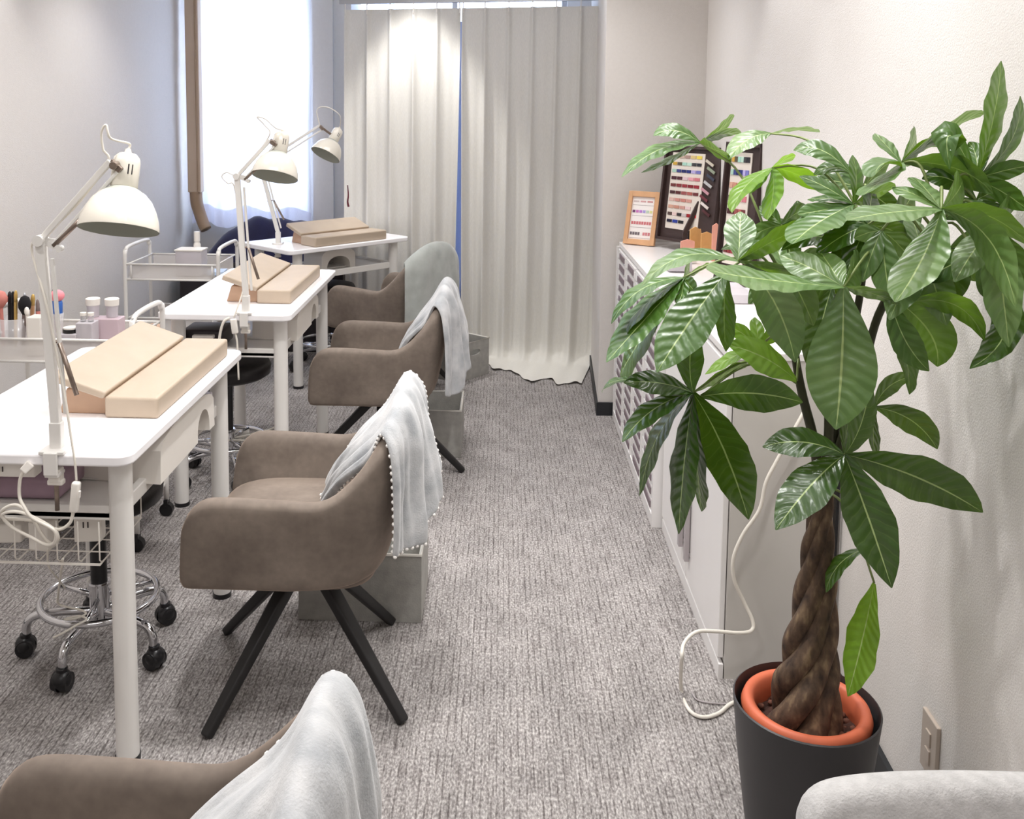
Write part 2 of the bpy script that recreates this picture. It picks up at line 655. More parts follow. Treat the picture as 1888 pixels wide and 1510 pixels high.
        if solid:
            md = o.modifiers.new('thickness', 'SOLIDIFY')
            md.thickness = solid
            md.offset = 0
        if bev:
            md = o.modifiers.new('bevel', 'BEVEL')
            md.width = bev
            md.segments = 3
            md.limit_method = 'ANGLE'
            md.angle_limit = radians(40)
        if sub:
            md = o.modifiers.new('subdivision', 'SUBSURF')
            md.levels = md.render_levels = sub
        if label:
            o['label'] = label
        return o


def struct(name, mb, m, **k):
    o = mb.build(name, m, **k)
    o['kind'] = 'structure'
    return o


def rrect(x0, y0, x1, y1, r, n=6):
    out = []
    for (cx, cy, a0) in ((x1 - r, y1 - r, 0), (x0 + r, y1 - r, 90), (x0 + r, y0 + r, 180), (x1 - r, y0 + r, 270)):
        for i in range(n + 1):
            a = radians(a0 + 90 * i / n)
            out.append((cx + r * cos(a), cy + r * sin(a)))
    return out


# ------------------------------------------------------------------ room shell
XL, XB = -2.04, 6.34          # left wall plane, window wall plane
def XR(Y): return .806 + .0325 * Y   # the right wall runs slightly outwards


struct('floor', MB().box((-.5, 2.6, -.05), (3.6, 8.8, .1)), CARPET)
struct('ceiling', MB().box((-.5, 2.6, 2.55), (3.6, 8.8, .1)), CEIL)
struct('wall_left', MB().box((XL - .05, 2.6, 1.25), (.1, 8.8, 2.5)), WALL)
struct('wall_right', MB().prism([(XR(-1.8), -1.8), (XR(4.75), 4.75), (XR(4.75) + .12, 4.75), (XR(-1.8) + .12, -1.8)], 0, 2.5), WALL)
struct('wall_behind', MB().box((-.5, -1.75, 1.25), (3.6, .1, 2.5)), WALL)
# window wall: strips round the window opening, then the pillar, then the tall opening behind the curtains
wx0, wx1, wz0, wz1 = -1.93, -1.27, .78, 2.3
mb = MB()
mb.box(((XL + wx0) / 2, XB + .06, 1.25), (wx0 - XL, .12, 2.5))
mb.box(((wx1 + -1.18) / 2, XB + .06, 1.25), (-1.18 - wx1, .12, 2.5))
mb.box(((wx0 + wx1) / 2, XB + .06, wz0 / 2), (wx1 - wx0, .12, wz0))
mb.box(((wx0 + wx1) / 2, XB + .06, (wz1 + 2.5) / 2), (wx1 - wx0, .12, 2.5 - wz1))
struct('wall_window', mb, COLUMN)
struct('wall_pillar', MB().box((-1.145, 6.46, 1.25), (.13, .5, 2.5)).box((-1.03, 6.48, 1.25), (.12, .44, 2.5)), COLUMN)
mb = MB()
mb.box((-.2, 6.8, .1), (1.9, .12, .2)).box((-.2, 6.8, 2.42), (1.9, .12, .16)).box((-1.15, 6.8, 1.25), (.1, .12, 2.5)).box((.58, 6.8, 1.25), (.3, .12, 2.5))
struct('wall_back', mb, COLUMN)
# right wing wall closing the bay beside the cabinets
struct('wall_wing', MB().prism([(.483, 4.68), (1.1, 4.70), (1.1, 6.9), (.60, 6.9)], 0, 2.5), WALL)
struct('baseboard_wing', MB().prism([(.475, 4.668), (.563, 4.672), (.563, 4.69), (.492, 4.688), (.60, 6.8), (.585, 6.8)], 0, .065), BLACKB)
struct('baseboard_right', MB().prism([(XR(-1.7) - .012, -1.7), (XR(4.66) - .012, 4.66), (XR(4.66) + .01, 4.66), (XR(-1.7) + .01, -1.7)], 0, .06), BLACKB)
struct('baseboard_left', MB().box((XL + .006, 2.6, .03), (.012, 7.4, .06)), BLACKB)


def window(name, x0, x1, z0, z1, y, parts=2):
    w = bpy.data.objects.new(name, None)
    COL.objects.link(w)
    w.location = ((x0 + x1) / 2, y, z0)
    w['kind'] = 'structure'
    mb = MB()
    t = .035
    for z in (z0 + t / 2, z1 - t / 2):
        mb.box(((x0 + x1) / 2, y, z), (x1 - x0, .05, t))
    for i in range(parts + 1):
        x = x0 + t / 2 + (x1 - x0 - t) * i / parts
        mb.box((x, y, (z0 + z1) / 2), (t, .05, z1 - z0))
    mb.build('window_frame', ALU, w, world=True)
    MB().box(((x0 + x1) / 2, y, (z0 + z1) / 2), (x1 - x0 - t, .006, z1 - z0 - t)).build('window_pane', GLASS, w, world=True)
    return w


window('window_1', wx0, wx1, wz0, wz1, XB + .08, 1)
window('window_2', -1.1, .43, .2, 2.34, 6.8, 2)


# ------------------------------------------------------------------ curtains
def curtain(name, label, P, Q, ztop, npl, nu, prof, material, amp=.035, ph=0, hem=None, bottom=None, parts_rail=True, lean=0, seed=0):
    P, Q = Vector(P), Vector(Q)
    ax = (Q - P).normalized()
    nrm = Vector((ax.y, -ax.x, 0))
    L = (Q - P).length
    t = thing(name, label, 'curtain', ((P + Q) / 2)[:2] + (0,))
    rr = random.Random(seed)
    offs = [rr.uniform(-.25, .25) for _ in range(npl + 2)]
    am = [rr.uniform(.6, 1.25) for _ in range(npl + 2)]

    def fn(u, v):
        z = prof(u, v)
        k = u * npl
        i = int(min(k, npl - 1e-6))
        fr = k - i
        sp = v ** .7
        # fold wave: narrow pinch at the top growing into broad waves lower down
        wv = cos(2 * pi * (fr + offs[i] * sin(pi * fr) ** 2 * sp * .8))
        a = amp * (am[i] * (1 - fr) + am[i + 1] * fr)
        top = max(0, wv) ** 6 * .022 - .005
        low = (wv * .7 + .3 * cos(4 * pi * fr + 1.3 * offs[i])) * a
        d = top * (1 - sp) + low * sp
        d += .006 * noise.noise(Vector((u * 14, v * 4, seed))) * v
        p = P + ax * (L * u) + nrm * d
        p.z = z
        if bottom:
            p = bottom(u, v, p, nrm, ax)
        return p
    MB_ = MB().grid(fn, nu, 46)
    body = MB_.build('curtain_cloth', material, t, world=True, smooth=True)
    if parts_rail:
        for i in range(npl + 1):
            u = min(max(i / npl, .01), .99)
            p = P + ax * (L * u) + nrm * .008
            h = MB().tube([p + Vector((0, 0, ztop + .028)), p + Vector((0, 0, ztop + .03)) + nrm * .012, p + Vector((0, 0, ztop + .005)) + nrm * .01, p + Vector((0, 0, ztop - .03)) + nrm * .012], .003, 6, 4)
            h.build('curtain_hook', PLUGW, t, world=True, smooth=True)
    return t


RP, RQ = Vector((-.95, 5.9, 0)), Vector((.575, 5.62, 0))
rax = (RQ - RP).normalized()
ZT = 2.068


def along(x):   # point on the rail line above a photo column
    lo = RP.copy()
    return RP + rax * x


zt = ZT
curtain('curtain', 'left panel of the ivory pleated curtains, brightly lit near its top', RP, RP + rax * .715, zt, 5, 220,
        lambda u, v: zt * (1 - v) + .012 * v, CURT, amp=.036, seed=3, bottom=lambda u, v, p, n_, a_: p - a_ * (.028 * u ** 6 * max(0, v - .12)))


def puddle(u, v, p, nrm, ax):
    # hem lies on the carpet and is dragged towards the room
    p = p + ax * (.02 * (1 - u) ** 6 * max(0, v - .15))
    w = max(0, (v - .86) / .14)
    drag = (.10 + .34 * min(1, max(0, (u - .15) / .5)) + .04 * sin(u * 23)) * w ** 1.5
    p = p + nrm * drag - ax * (.05 * v * v * u)
    p.z = max(.006 + .012 * (1 + sin(u * 41)) * (w if w < 1 else 1) * (1 - .6 * w), p.z)
    return p


curtain('curtain', 'right panel of the ivory pleated curtains, hem puddled on the carpet', RP + rax * .722, RQ, zt, 6, 260,
        lambda u, v: zt * (1 - v / .90) if v < .90 else 0.006, CURT, amp=.036, seed=11, bottom=puddle)
rl = thing('curtain_rail', 'white curtain rail above the ivory curtains', 'curtain rail', (-.19, 5.76, 2.08))
MB().beam(RP + Vector((-.03, 0, zt + .045)), RQ + Vector((.02, 0, zt + .045)), .03, .026).build('rail_track', ALU, rl, world=True)
for u in (.02, .5, .97):
    q = RP + (RQ - RP) * u
    MB().box((q.x, q.y, (zt + .058 + 2.5) / 2), (.018, .018, 2.5 - zt - .058)).build('ceiling_bracket', ALU, rl, world=True)
# tie-back of dark red cord with a small hook on the pillar side of the curtain
q = at(641, 372, 5.75)
tb = MB().tube([q + Vector((0, 0, .10)), q + Vector((.004, 0, .04)), q, q + Vector((.006, 0, -.03))], lambda t: .003 + .004 * t, 6)
tag(tb.build('tieback_hook', mat('wine_cord', srgb(92, 30, 44), .6, noise_amt=.1), smooth=True), 'thin wine red tieback hanging at the left edge of the ivory curtains', 'tieback')

bl_ = MB().box((-.33, 6.72, 1.06), (1.5, .01, 2.02))  # added to hold back the sky; blue of the light put into its colour
tag(bl_.build('added_blind', cloth_material('blue_lit_blind', srgb(168, 178, 205), .22, srgb(205, 212, 235))), 'blind added behind the slit between the ivory curtains, tinted with the blue of the light', 'blind')

# sheer at the small window
def sheer_prof(u, v):
    return 2.35 * (1 - v) + (.73 + .02 * sin(u * 17) - .02 * u) * v


SP, SQ = Vector((-1.995, 6.18, 0)), Vector((-1.215, 6.18, 0))
t = thing('sheer_curtain', 'glowing white sheer curtain hanging over the small window', 'curtain', (-1.6, 6.18, .74))


def sheer(v0, v1):
    def fn(u, v):
        v = v0 + (v1 - v0) * v
        w = .5 * sin(u * 38 + .8 * sin(v * 3)) + .35 * sin(u * 61 + 2) + .3 * sin(u * 17 + 1)
        p = SP + (SQ - SP) * u + Vector((.01 * sin(v * 5) * (u - .5), -.022 * w * (.5 + .5 * v) + .012 * sin(v * 9 + u * 5), 0))
        p.z = sheer_prof(u, v)
        return p
    return fn


MB().grid(sheer(0, .93), 160, 30).build('curtain_cloth', SHEER, t, world=True, smooth=True)
MB().grid(sheer(.93, 1), 160, 6).build('curtain_hem', SHEERHEM, t, world=True, smooth=True)

# ------------------------------------------------------------------ beige duct cover beside the small window
dt = thing('duct_cover', 'beige pipe duct cover running down the wall beside the small window', 'duct cover', (-1.98, 6.12, .8))
p0 = at(363, 355, 6.1)
mb = MB()
mb.box((p0.x - .012, 6.12, (p0.z + 2.5) / 2), (.085, .07, 2.5 - p0.z))
mb.build('duct_channel', DUCT, dt, world=True, bev=.008)
MB().box((p0.x + .012, 6.078, (p0.z + 2.5) / 2), (.006, .006, 2.5 - p0.z)).build('duct_seam', DUCTD, dt, world=True)
mb = MB()
mb.tube([(p0.x - .012, 6.12, p0.z + .004), (p0.x - .008, 6.12, p0.z - .07), (p0.x + .01, 6.125, p0.z - .14), (p0.x + .035, 6.11, p0.z - .20), (p0.x + .055, 6.10, p0.z - .235)],
        lambda t: .040 - .004 * t, 14, 6)
mb.build('duct_elbow', DUCTD, dt, world=True, smooth=True)

# navy fleece heaped under the window
def heap(name, label, c, sx, sy, h, seed):
    def fn(u, v):
        a = u * 2 * pi
        r = v
        x = cos(a) * r * sx * (1 + .1 * sin(3 * a + seed))
        y = sin(a) * r * sy * (1 + .1 * sin(2 * a + seed))
        z = h * (1 - r ** 2.6) * (1 + .25 * noise.noise(Vector((x * 6, y * 6, seed)))) + .02 * sin(x * 30 + y * 22)* (1 - r)
        return Vector(c) + Vector((x, y, max(z, 0)))
    o = MB().grid(fn, 48, 14).build(name, NAVY, smooth=True)
    return tag(o, label, 'blanket')


lt = thing('low_cabinet', 'dark low cupboard under the small window, mostly hidden', 'cabinet', (-1.45, 6.0, 0))
MB().box((-1.45, 6.0, .27), (1.0, .44, .54)).build('cabinet_body', DARKBOX, lt, world=True, bev=.01)
heap('navy_blanket', 'navy blue fleece blanket heaped beneath the small window', (-1.42, 6.0, .54), .46, .21, .25, 2.0)
pn = MB().box((-1.87, 6.28, .62), (.24, .012, .22))
tag(pn.build('wall_panel', CABGREY), 'small grey panel on the wall left of the navy blanket', 'panel')


# ------------------------------------------------------------------ desks
def desk(label, loc, rz, wx, wy):
    """wx across the desk, wy along it; loc = centre on the floor"""
    t = thing('manicure_desk', label, 'desk', loc, rz, 'white manicure desks')
    mb = MB()
    mb.prism(rrect(-wx / 2, -wy / 2, wx / 2, wy / 2, .035), .725, .75)
    mb.build('desk_top', WHITE, t, bev=.005, smooth=True, auto=40)
    mb = MB()
    ix, iy = wx / 2 - .055, wy / 2 - .085
    mb.box((0, 0, .585), (2 * ix - .01, 2 * iy + .02, .016))
    mb.box((ix - .01, 0, .59), (.02, 2 * iy + .02, .034)).box((-ix + .01, 0, .59), (.02, 2 * iy + .02, .034))
    mb.box((0, iy + .0, .59), (2 * ix - .03, .02, .034)).box((0, -iy - .0, .59), (2 * ix - .03, .02, .034))
    mb.build('under_shelf', WSTEEL, t, bev=.003)
    for sx in (-1, 1):
        for sy in (-1, 1):
            l = MB().cyl((sx * ix, sy * iy, .012), (sx * ix, sy * iy, .725), .026, n=24)
            lo = l.build('leg', WSTEEL, t, smooth=True, auto=40)
            f = MB().cyl((sx * ix, sy * iy, 0), (sx * ix, sy * iy, .014), .028, n=24)
            f.build('foot_cap', BLACK, lo, smooth=True, auto=40)
    return t


D1 = desk('nearest white desk in the row, arm rest and lamp at its near end', (-1.038, 2.448, 0), 0, .504, .926)
D2 = desk('middle white desk in the row, between nearest and angled far desk', (-.995, 3.90, 0), 0, .49, .99)
A3 = radians(48)
ex, ey = Vector((cos(A3), sin(A3), 0)), Vector((-sin(A3), cos(A3), 0))
c3 = Vector((-1.083, 4.93, 0)) + ex * .42 + ey * .23
D3 = desk('far white desk standing at an angle in front of the curtains', tuple(c3), A3 - pi / 2, .46, .84)


# ------------------------------------------------------------------ arm rests
def armrest(label, loc, rz, L=.60):
    """box along +y, low cushion at x 0..0.13, tilted cushion on its left"""
    t = thing('arm_rest', label, 'arm rest', loc, rz, 'beige arm rests on the desks')
    MB().box((.065, L / 2, .026), (.13, L, .052)).build('front_cushion', LEATHER, t, bev=.007, smooth=True, auto=50)
    tf = Matrix(((1, 0, 0, 0), (0, 0, 1, 0), (0, 1, 0, 0), (0, 0, 0, 1)))
    pr = [(-.125, 0), (0.0, 0), (0.0, .05), (-.03, .058), (-.105, .062)]
    MB().prism(pr, .03, L - .03, tf).build('wedge_base', LEATHERD, t, bev=.004)
    pl = [(-.135, .088), (-.128, .108), (.005, .062), (-.003, .045)]
    MB().prism(pl, .0, L - .02, tf).build('tilted_cushion', LEATHER, t, bev=.005, smooth=True, auto=50)
    return t


armrest('large beige arm rest on the nearest desk', (-.943, 2.235, .75), 0, .60)
armrest('beige arm rest on the middle desk, in front of its lamp', (-.92, 3.60, .75), 0, .60)
q = Vector((-.985, 5.09, .75))
armrest('beige arm rest on the angled far desk', (-1.075, 5.155, .75), A3 - pi / 2, .50)


# ------------------------------------------------------------------ lamps
def lamp(label, base, joint, head, cup, axis, cordpts, swing=Vector((1, 0, 0))):
    """base = clamp point on the desk edge, joint = elbow, head = end of upper arm, cup = centre of shade opening"""
    t = thing('clamp_desk_lamp', label, 'desk lamp', tuple(base), 0, 'white spring-arm lamps')
    B, J, Hd, C = Vector(base), Vector(joint), Vector(head), Vector(cup)
    A = Vector(axis).normalized()
    side = Vector((0, -1, 0))
    mb = MB()
    # clamp: upright block, jaw over the edge, screw with knob
    cl = MB()
    cl.box((B.x, B.y + .012, B.z + .032), (.026, .022, .064))
    cl.box((B.x, B.y + .005, B.z + .004), (.055, .05, .008))
    cl.box((B.x, B.y - .022, B.z - .018), (.03, .008, .05))
    cl.box((B.x, B.y - .004, B.z - .045), (.03, .036, .008))
    cl.build('clamp', WSTEEL, t, world=True, bev=.002)
    sc = MB().cyl((B.x, B.y + .002, B.z - .026), (B.x, B.y + .002, B.z - .13), .005, n=10)
    sc.build('clamp_screw', STEEL, t, world=True, smooth=True)
    MB().box((B.x, B.y + .002, B.z - .066), (.034, .018, .012)).box((B.x, B.y + .002, B.z - .05), (.026, .024, .03)).build('screw_knob', PLUGW, t, world=True, bev=.003)
    # lower arm: two parallel square bars
    b0 = B + Vector((0, .012, .06))
    d = (J - b0).normalized()
    px = d.cross(Vector((0, 1, 0))).normalized()
    px = px if px.x > 0 else -px
    lo = MB()
    lo.beam(b0, J, .020, .018, (0, 1, 0))
    lo.beam(b0 + px * .022 + d * .02, J + px * .022 - d * .04, .008, .008, (0, 1, 0))
    lo.build('lower_arm', WSTEEL, t, world=True, bev=.002)
    ps_ = px if px.x > 0 else -px
    MB().tube([b0 + ps_ * .022 + d * .175, b0 + ps_ * .050 + d * .06], .0055, 8, 0).tube([b0 - ps_ * .012 + d * .178, b0 + ps_ * .024 + d * .178], .0035, 6, 0).build('spring', STEEL, t, world=True, smooth=True)
    # elbow
    e = (Hd - J).normalized()
    qx = e.cross(Vector((0, 1, 0))).normalized()
    qx = qx if qx.z < 0 else -qx
    kn = MB()
    kn.cyl(J + Vector((0, -.016, 0)), J + Vector((0, .016, 0)), .012, n=14)
    kn.beam(J, J + px * .04 + d * -.02, .012, .006, (0, 1, 0))
    kn.beam(J + qx * .0, J + qx * .026 + e * .02, .012, .006, (0, 1, 0))
    kn.cyl(J + px * .04 - d * .02 + Vector((0, -.008, 0)), J + px * .04 - d * .02 + Vector((0, .008, 0)), .007, n=10)
    kn.build('elbow_joint', WSTEEL, t, world=True, smooth=True, auto=40)
    up = MB()
    up.beam(J, Hd, .013, .013, (0, 1, 0))
    up.beam(J + qx * .026 + e * .01, Hd + qx * .026, .008, .008, (0, 1, 0))
    up.build('upper_arm', WSTEEL, t, world=True, bev=.002)
    qs_ = qx if qx.z < 0 else -qx
    MB().tube([J + qs_ * .028 + e * .01, J + qs_ * .036 + e * .115], .0055, 8, 0).build('spring', STEEL, t, world=True, smooth=True)
    # head hinge
    cap = C + A * .115
    MB().beam(Hd, Hd + qx * .03, .014, .01, (0, 1, 0)).beam(Hd + qx * .012, cap, .012, .012, (0, 1, 0)).cyl(Hd + qx * .013 + Vector((0, -.013, 0)), Hd + qx * .013 + Vector((0, .013, 0)), .009, n=12).build('head_hinge', STEEL, t, world=True, bev=.002)
    # shade
    prof = [(.0835, 0), (.0835, .006), (.080, .024), (.073, .044), (.062, .064), (.048, .079), (.032, .089), (.026, .092)]
    inner = [(r - .002, z + .0015) for r, z in prof][::-1]
    inner[-1] = (.0815, 0)
    s = MB()
    s.lathe(prof, 40, C, A, cap=False)
    s.build('lamp_shade', LAMPW, t, world=True, smooth=True)
    s = MB()
    s.lathe(inner, 40, C, A, cap=False)
    s.add([C + A * .0905 + Vector((0, 0, 0))] , [])
    s.lathe([(.001, .0905), (.03, .0905)], 24, C, A, cap=False)
    s.build('shade_lining', LAMPIN, t, world=True, smooth=True)
    h = MB().lathe([(.024, .088), (.029, .094), (.029, .145), (.027, .158), (.020, .166), (.008, .169), (.006, .178)], 28, C, A)
    ho = h.build('lamp_housing', LAMPW, t, world=True, smooth=True, auto=60)
    # vent slots
    q = Vector((0, 0, 1)).rotation_difference(A)
    s = MB()
    for an in (-38, -22):
        v = q @ Vector((.0288 * sin(radians(-an + 10)), -.0288 * cos(radians(-an + 10)), .128))
        s.beam(C + v - A * .011, C + v + A * .011, .0025, .0016, side)
    s.build('vent_slot', DARKBOX, ho, world=True)
    # cord
    MB().tube(cordpts, .0027, 7, 8).build('cord', CORD, t, world=True, smooth=True)
    return t


Y1 = 2.03
b1 = Vector((-.955, 2.0, .75))
j1 = at(75, 443, Y1)
h1 = at(204, 297, Y1)
c1 = at(218.5, 424, Y1 - .01)
ax1 = Vector((.02, .32, .95))
tp = c1 + ax1.normalized() * .178
L1 = lamp('nearest white spring-arm lamp, clamped to the nearest desk', b1, j1, h1, c1, ax1,
          [tp, tp + Vector((.002, 0, .012)), at(204, 255, Y1), at(196, 231, Y1), at(187, 245, Y1), at(190, 275, Y1), at(198, 300, Y1), at(140, 380, Y1), at(82, 432, Y1), at(62, 445, Y1), at(60, 470, Y1),
           at(85, 560, Y1 - .02), at(112, 690, Y1 - .02), at(122, 745, 2.0), at(130, 800, 1.99), at(138, 850, 1.985), at(141, 886, 1.985)])
Y2 = 3.46
b2 = Vector((at(452, 560, 3.42).x, 3.42, .75))
j2 = at(437, 325, Y2)
h2 = at(498, 258, Y2)
c2 = at(506, 326, Y2 - .01)
ax2 = Vector((.10, .36, .93))
tp = c2 + ax2.normalized() * .178
lamp('middle white lamp whose shade hangs over the middle desk', b2, j2, h2, c2, ax2,
     [tp, at(508, 236, Y2), at(490, 220, Y2), at(474, 216, Y2), at(487, 230, Y2), at(497, 248, Y2), at(470, 288, Y2), at(440, 322, Y2), at(418, 318, Y2), at(409, 326, Y2), at(420, 338, Y2), at(432, 345, Y2),
      at(445, 430, Y2), at(450, 520, Y2 - .02), at(436, 572, 3.39), at(431, 585, 3.385)])
Y3 = 5.12
b3 = Vector(tuple(atz(512, 450, .75)))
j3 = at(479, 302, b3.y + .05)
h3 = at(590, 231, b3.y + .05)
c3l = at(600, 286, b3.y + .04)
ax3 = Vector((.38, .42, .85))
tp = c3l + ax3.normalized() * .178
y3 = b3.y + .04
lamp('farthest white lamp, its tilted shade in front of the curtain edge', b3, j3, h3, c3l, ax3,
     [tp, at(627, 214, y3), at(610, 200, y3), at(592, 197, y3), at(584, 205, y3), at(588, 225, y3), at(590, 232, y3)])

# lamp 1 switch, coiled cord and plug hanging under the desk edge
sw = thing('cord_switch', 'white inline switch on the coiled cord hanging off the nearest desk', 'cord', tuple(at(139, 917, 1.97)))
a, bq = at(141, 888, 1.975), at(136, 944, 1.975)
MB().beam(a, bq, .018, .016, (0, 1, 0)).build('switch_body', PLUGW, sw, world=True, bev=.005, smooth=True)
MB().beam(at(147, 905, 1.965), at(146, 918, 1.965), .004, .006, (0, 1, 0)).build('rocker', PLUGW, sw, world=True, bev=.001)
Yc = 1.975
pts = [at(135, 944, Yc), at(128, 965, Yc), at(105, 976, Yc), at(60, 960, Yc), at(8, 955, Yc), at(5, 940, Yc - .01), at(30, 931, Yc - .01), at(55, 950, Yc - .01), at(80, 990, Yc), at(96, 1003, Yc), at(107, 990, Yc - .005), at(92, 970, Yc - .012),
       at(40, 945, Yc - .015), at(5, 948, Yc - .01), at(20, 970, Yc - .006), at(60, 992, Yc - .01), at(85, 1004, Yc - .01), at(100, 1000, Yc - .015), at(100, 978, Yc - .02), at(60, 955, Yc - .02), at(45, 935, Yc - .01), at(36, 915, Yc), at(37, 885, Yc), at(45, 866, Yc)]
MB().tube(pts, .0037, 7, 7).build('cord', CORD, sw, world=True, smooth=True)
MB().beam(at(42, 870, Yc), at(58, 854, Yc + .01), .017, .014, (0, 1, 0), .02, .018).build('plug', PLUGW, sw, world=True, bev=.003)


def strip_label(o, l, c, **k):
    return tag(o, l, c, **k)


# power strip stuck under the desk edge
ps = thing('power_strip', 'white power strip fixed under the near edge of the nearest desk', 'power strip', (-1.14, 2.02, .69))
MB().box((-1.12, 2.035, .702), (.22, .034, .034)).build('strip_body', PLUGW, ps, world=True, bev=.003)
for k in range(2):
    sl = MB()
    x = -1.145 + .06 * k
    sl.box((x - .004, 2.017, .703), (.002, .003, .011)).box((x + .004, 2.017, .703), (.002, .003, .011))
    sl.build('socket_slot', LINE, ps, world=True)
tag(MB().box((-1.13, 2.19, .62), (.26, .16, .05)).build('folded_towel', MAUVE, bev=.012, smooth=True), 'mauve folded towel on the shelf under the nearest desk', 'towel')

# hanging wire basket with white adapters
bk = thing('wire_basket', 'white wire basket hanging under the nearest desk shelf', 'basket', (-1.09, 2.16, .47))
x0, x1, y0, y1, z0, z1 = -1.27, -.885, 2.05, 2.30, .475, .568
mb = MB()
for z in (z0,):
    mb.tube([(x0, y0, z), (x1, y0, z), (x1, y1, z), (x0, y1, z)], .003, 6, 0, closed=True)
for i in range(9):
    x = x0 + (x1 - x0) * i / 8
    mb.tube([(x, y0, z1 + .006), (x, y0, z0 + .01), (x, y0 + .012, z0), (x, y1 - .012, z0), (x, y1, z0 + .01), (x, y1, z1 + .006)], .0018, 5, 0)
for i in range(1, 4):
    y = y0 + (y1 - y0) * i / 4
    mb.tube([(x0, y, z1 + .006), (x0, y, z0), (x1, y, z0), (x1, y, z1 + .006)], .0018, 5, 0)
mb.build('wire_frame', WIRE, bk, world=True, smooth=True)
ad = thing('wall_adapter', 'white socket adapter lying in the wire basket, nearest the desk leg', 'adapter', (-.95, 2.15, .48))
MB().box((-.945, 2.14, .524), (.062, .04, .062), .15).build('adapter_body', PLUGW, ad, world=True, bev=.004)
MB().box((-.951, 2.1195, .535), (.003, .003, .014), .15).box((-.941, 2.121, .535), (.003, .003, .014), .15).build('socket_slot', LINE, ad, world=True)
tag(MB().box((-1.045, 2.12, .512), (.05, .045, .066), -.2).build('wall_adapter', PLUGW, bev=.004), 'plain white cube adapter in the middle of the wire basket', 'adapter')
tag(MB().box((-1.16, 2.15, .505), (.11, .055, .045), .1).build('power_strip', PLUGW, bev=.005), 'short white power block at the left of the wire basket', 'power strip')
pts = [at(110, 1010, 2.04), at(112, 1035, 2.04), at(122, 1060, 2.1), at(135, 1085, 2.2), at(108, 1110, 2.3)]
tag(MB().tube([at(88, 1012, 2.05), at(90, 1045, 2.1), at(108, 1068, 2.25), at(120, 1085, 2.35)], .0022, 6).build('white_cable', CORD, smooth=True), 'thin white cord drooping from the wire basket towards the stool', 'cable')
tag(MB().tube([at(116, 1030, 2.04), at(112, 1060, 2.15), at(108, 1090, 2.32), at(107, 1112, 2.37), at(120, 1118, 2.37), at(150, 1125, 2.38), at(158, 1132, 2.38), at(140, 1140, 2.36), at(118, 1142, 2.34), at(145, 1136, 2.37), at(160, 1142, 2.36), at(142, 1152, 2.33), at(118, 1166, 2.31), at(98, 1176, 2.30)], .0028, 6).build('white_cable', CORD, smooth=True), 'white cord looped over the foot ring of the nearest stool', 'cable')


# nail lamps and other things on the shelves
def nail_lamp(label, loc, rz, w=.2, d=.22, h=.12, ms=.68, mo=0.0):
    t = thing('nail_dryer', label, 'nail dryer', loc, rz, 'white nail dryers under the desks')
    # rounded box with an arch-shaped mouth facing +x
    n = 14
    out, inn = [], []
    mb = MB()
    hw = w / 2
    for i in range(n + 1):
        a = pi * i / n
        out.append((-cos(a) * hw, min(h, h * .2 + sin(a) ** .35 * h * .8) if 0 < i < n else 0))
        inn.append((-cos(a) * hw * ms + mo, sin(a) ** .7 * h * .62))
    m = n + 1
    vs = [Vector((d / 2, p[0], p[1])) for p in out] + [Vector((d / 2, p[0], p[1] + .001)) for p in inn] + [Vector((-d / 2 + .02, p[0] * .9, p[1] * .9)) for p in out] + [Vector((-d / 2 + .05, p[0], p[1])) for p in inn]
    fs = []
    for i in range(n):
        fs.append((i, i + 1, m + i + 1, m + i))
        fs.append((i, 2 * m + i, 2 * m + i + 1, i + 1))
        fs.append((m + i, m + i + 1, 3 * m + i + 1, 3 * m + i))
    fs.append(tuple(2 * m + i for i in range(m)))
    mb.add(vs, fs)
    mb.mi = 1
    mb.add([vs[3 * m + i] for i in range(m)], [tuple(range(m))])
    mb.build('dryer_shell', [PLUGW, CABGAP], t, smooth=True, auto=40)
    MB().box((-.02, 0, .003), (d - .03, w * .92, .006)).build('base_plate', WSTEEL, t, bev=.002)
    return t


nail_lamp('white nail dryer on the shelf of the nearest desk', (-.915, 2.44, .594), 0, .44, .22, .12, .24, .12)
nail_lamp('white nail dryer on the shelf of the middle desk', (-.88, 3.88, .594), 0, .44, .2, .12, .24, .12)
q = c3 + ex * 0 + Vector((0, 0, .594))
nail_lamp('white nail dryer with dark mouth under the angled far desk', tuple(q), A3 - pi / 2, .24, .2, .115)
fm = MB()
fm.box((-.825, 2.66, .66), (.003, .2, .12))
tag(MB().box((-.88, 2.74, .625), (.07, .08, .06)).build('acrylic_box', FROST, bev=.004), 'frosted box beside the nail dryer of the nearest desk', 'box')
tag(MB().box((-.84, 4.17, .625), (.07, .08, .06)).build('acrylic_box', FROST, bev=.004), 'frosted box beside the nail dryer of the middle desk', 'box')
dv = thing('dust_collector', 'black dust collector on the left of the middle desk shelf', 'dust collector', (-1.1, 3.60, .594))
MB().box((-1.11, 3.60, .628), (.16, .15, .066)).build('device_body', DARKBOX, dv, world=True, bev=.012, smooth=True)
MB().box((-1.1, 3.515, .64), (.08, .025, .012)).build('device_lip', PLUGW, dv, world=True, bev=.003)
MB().cyl((-1.03, 3.54, .594), (-1.03, 3.54, .60), .004, n=8).build('foot', BLACK, dv, world=True)
tag(MB().box((-1.11, 3.49, .600), (.22, .06, .010)).build('white_tray', WHITE, bev=.004), 'thin white tray in front of the black dust collector', 'tray')
tag(MB().tube([(-1.335, 3.66, .62), (-1.335, 3.42, .62), (-1.335, 3.41, .62)], .036, 16, 0).build('rolled_towel', LEATHERD, smooth=True, auto=40), 'tan rolled cushion behind the left end of the middle desk', 'cushion')
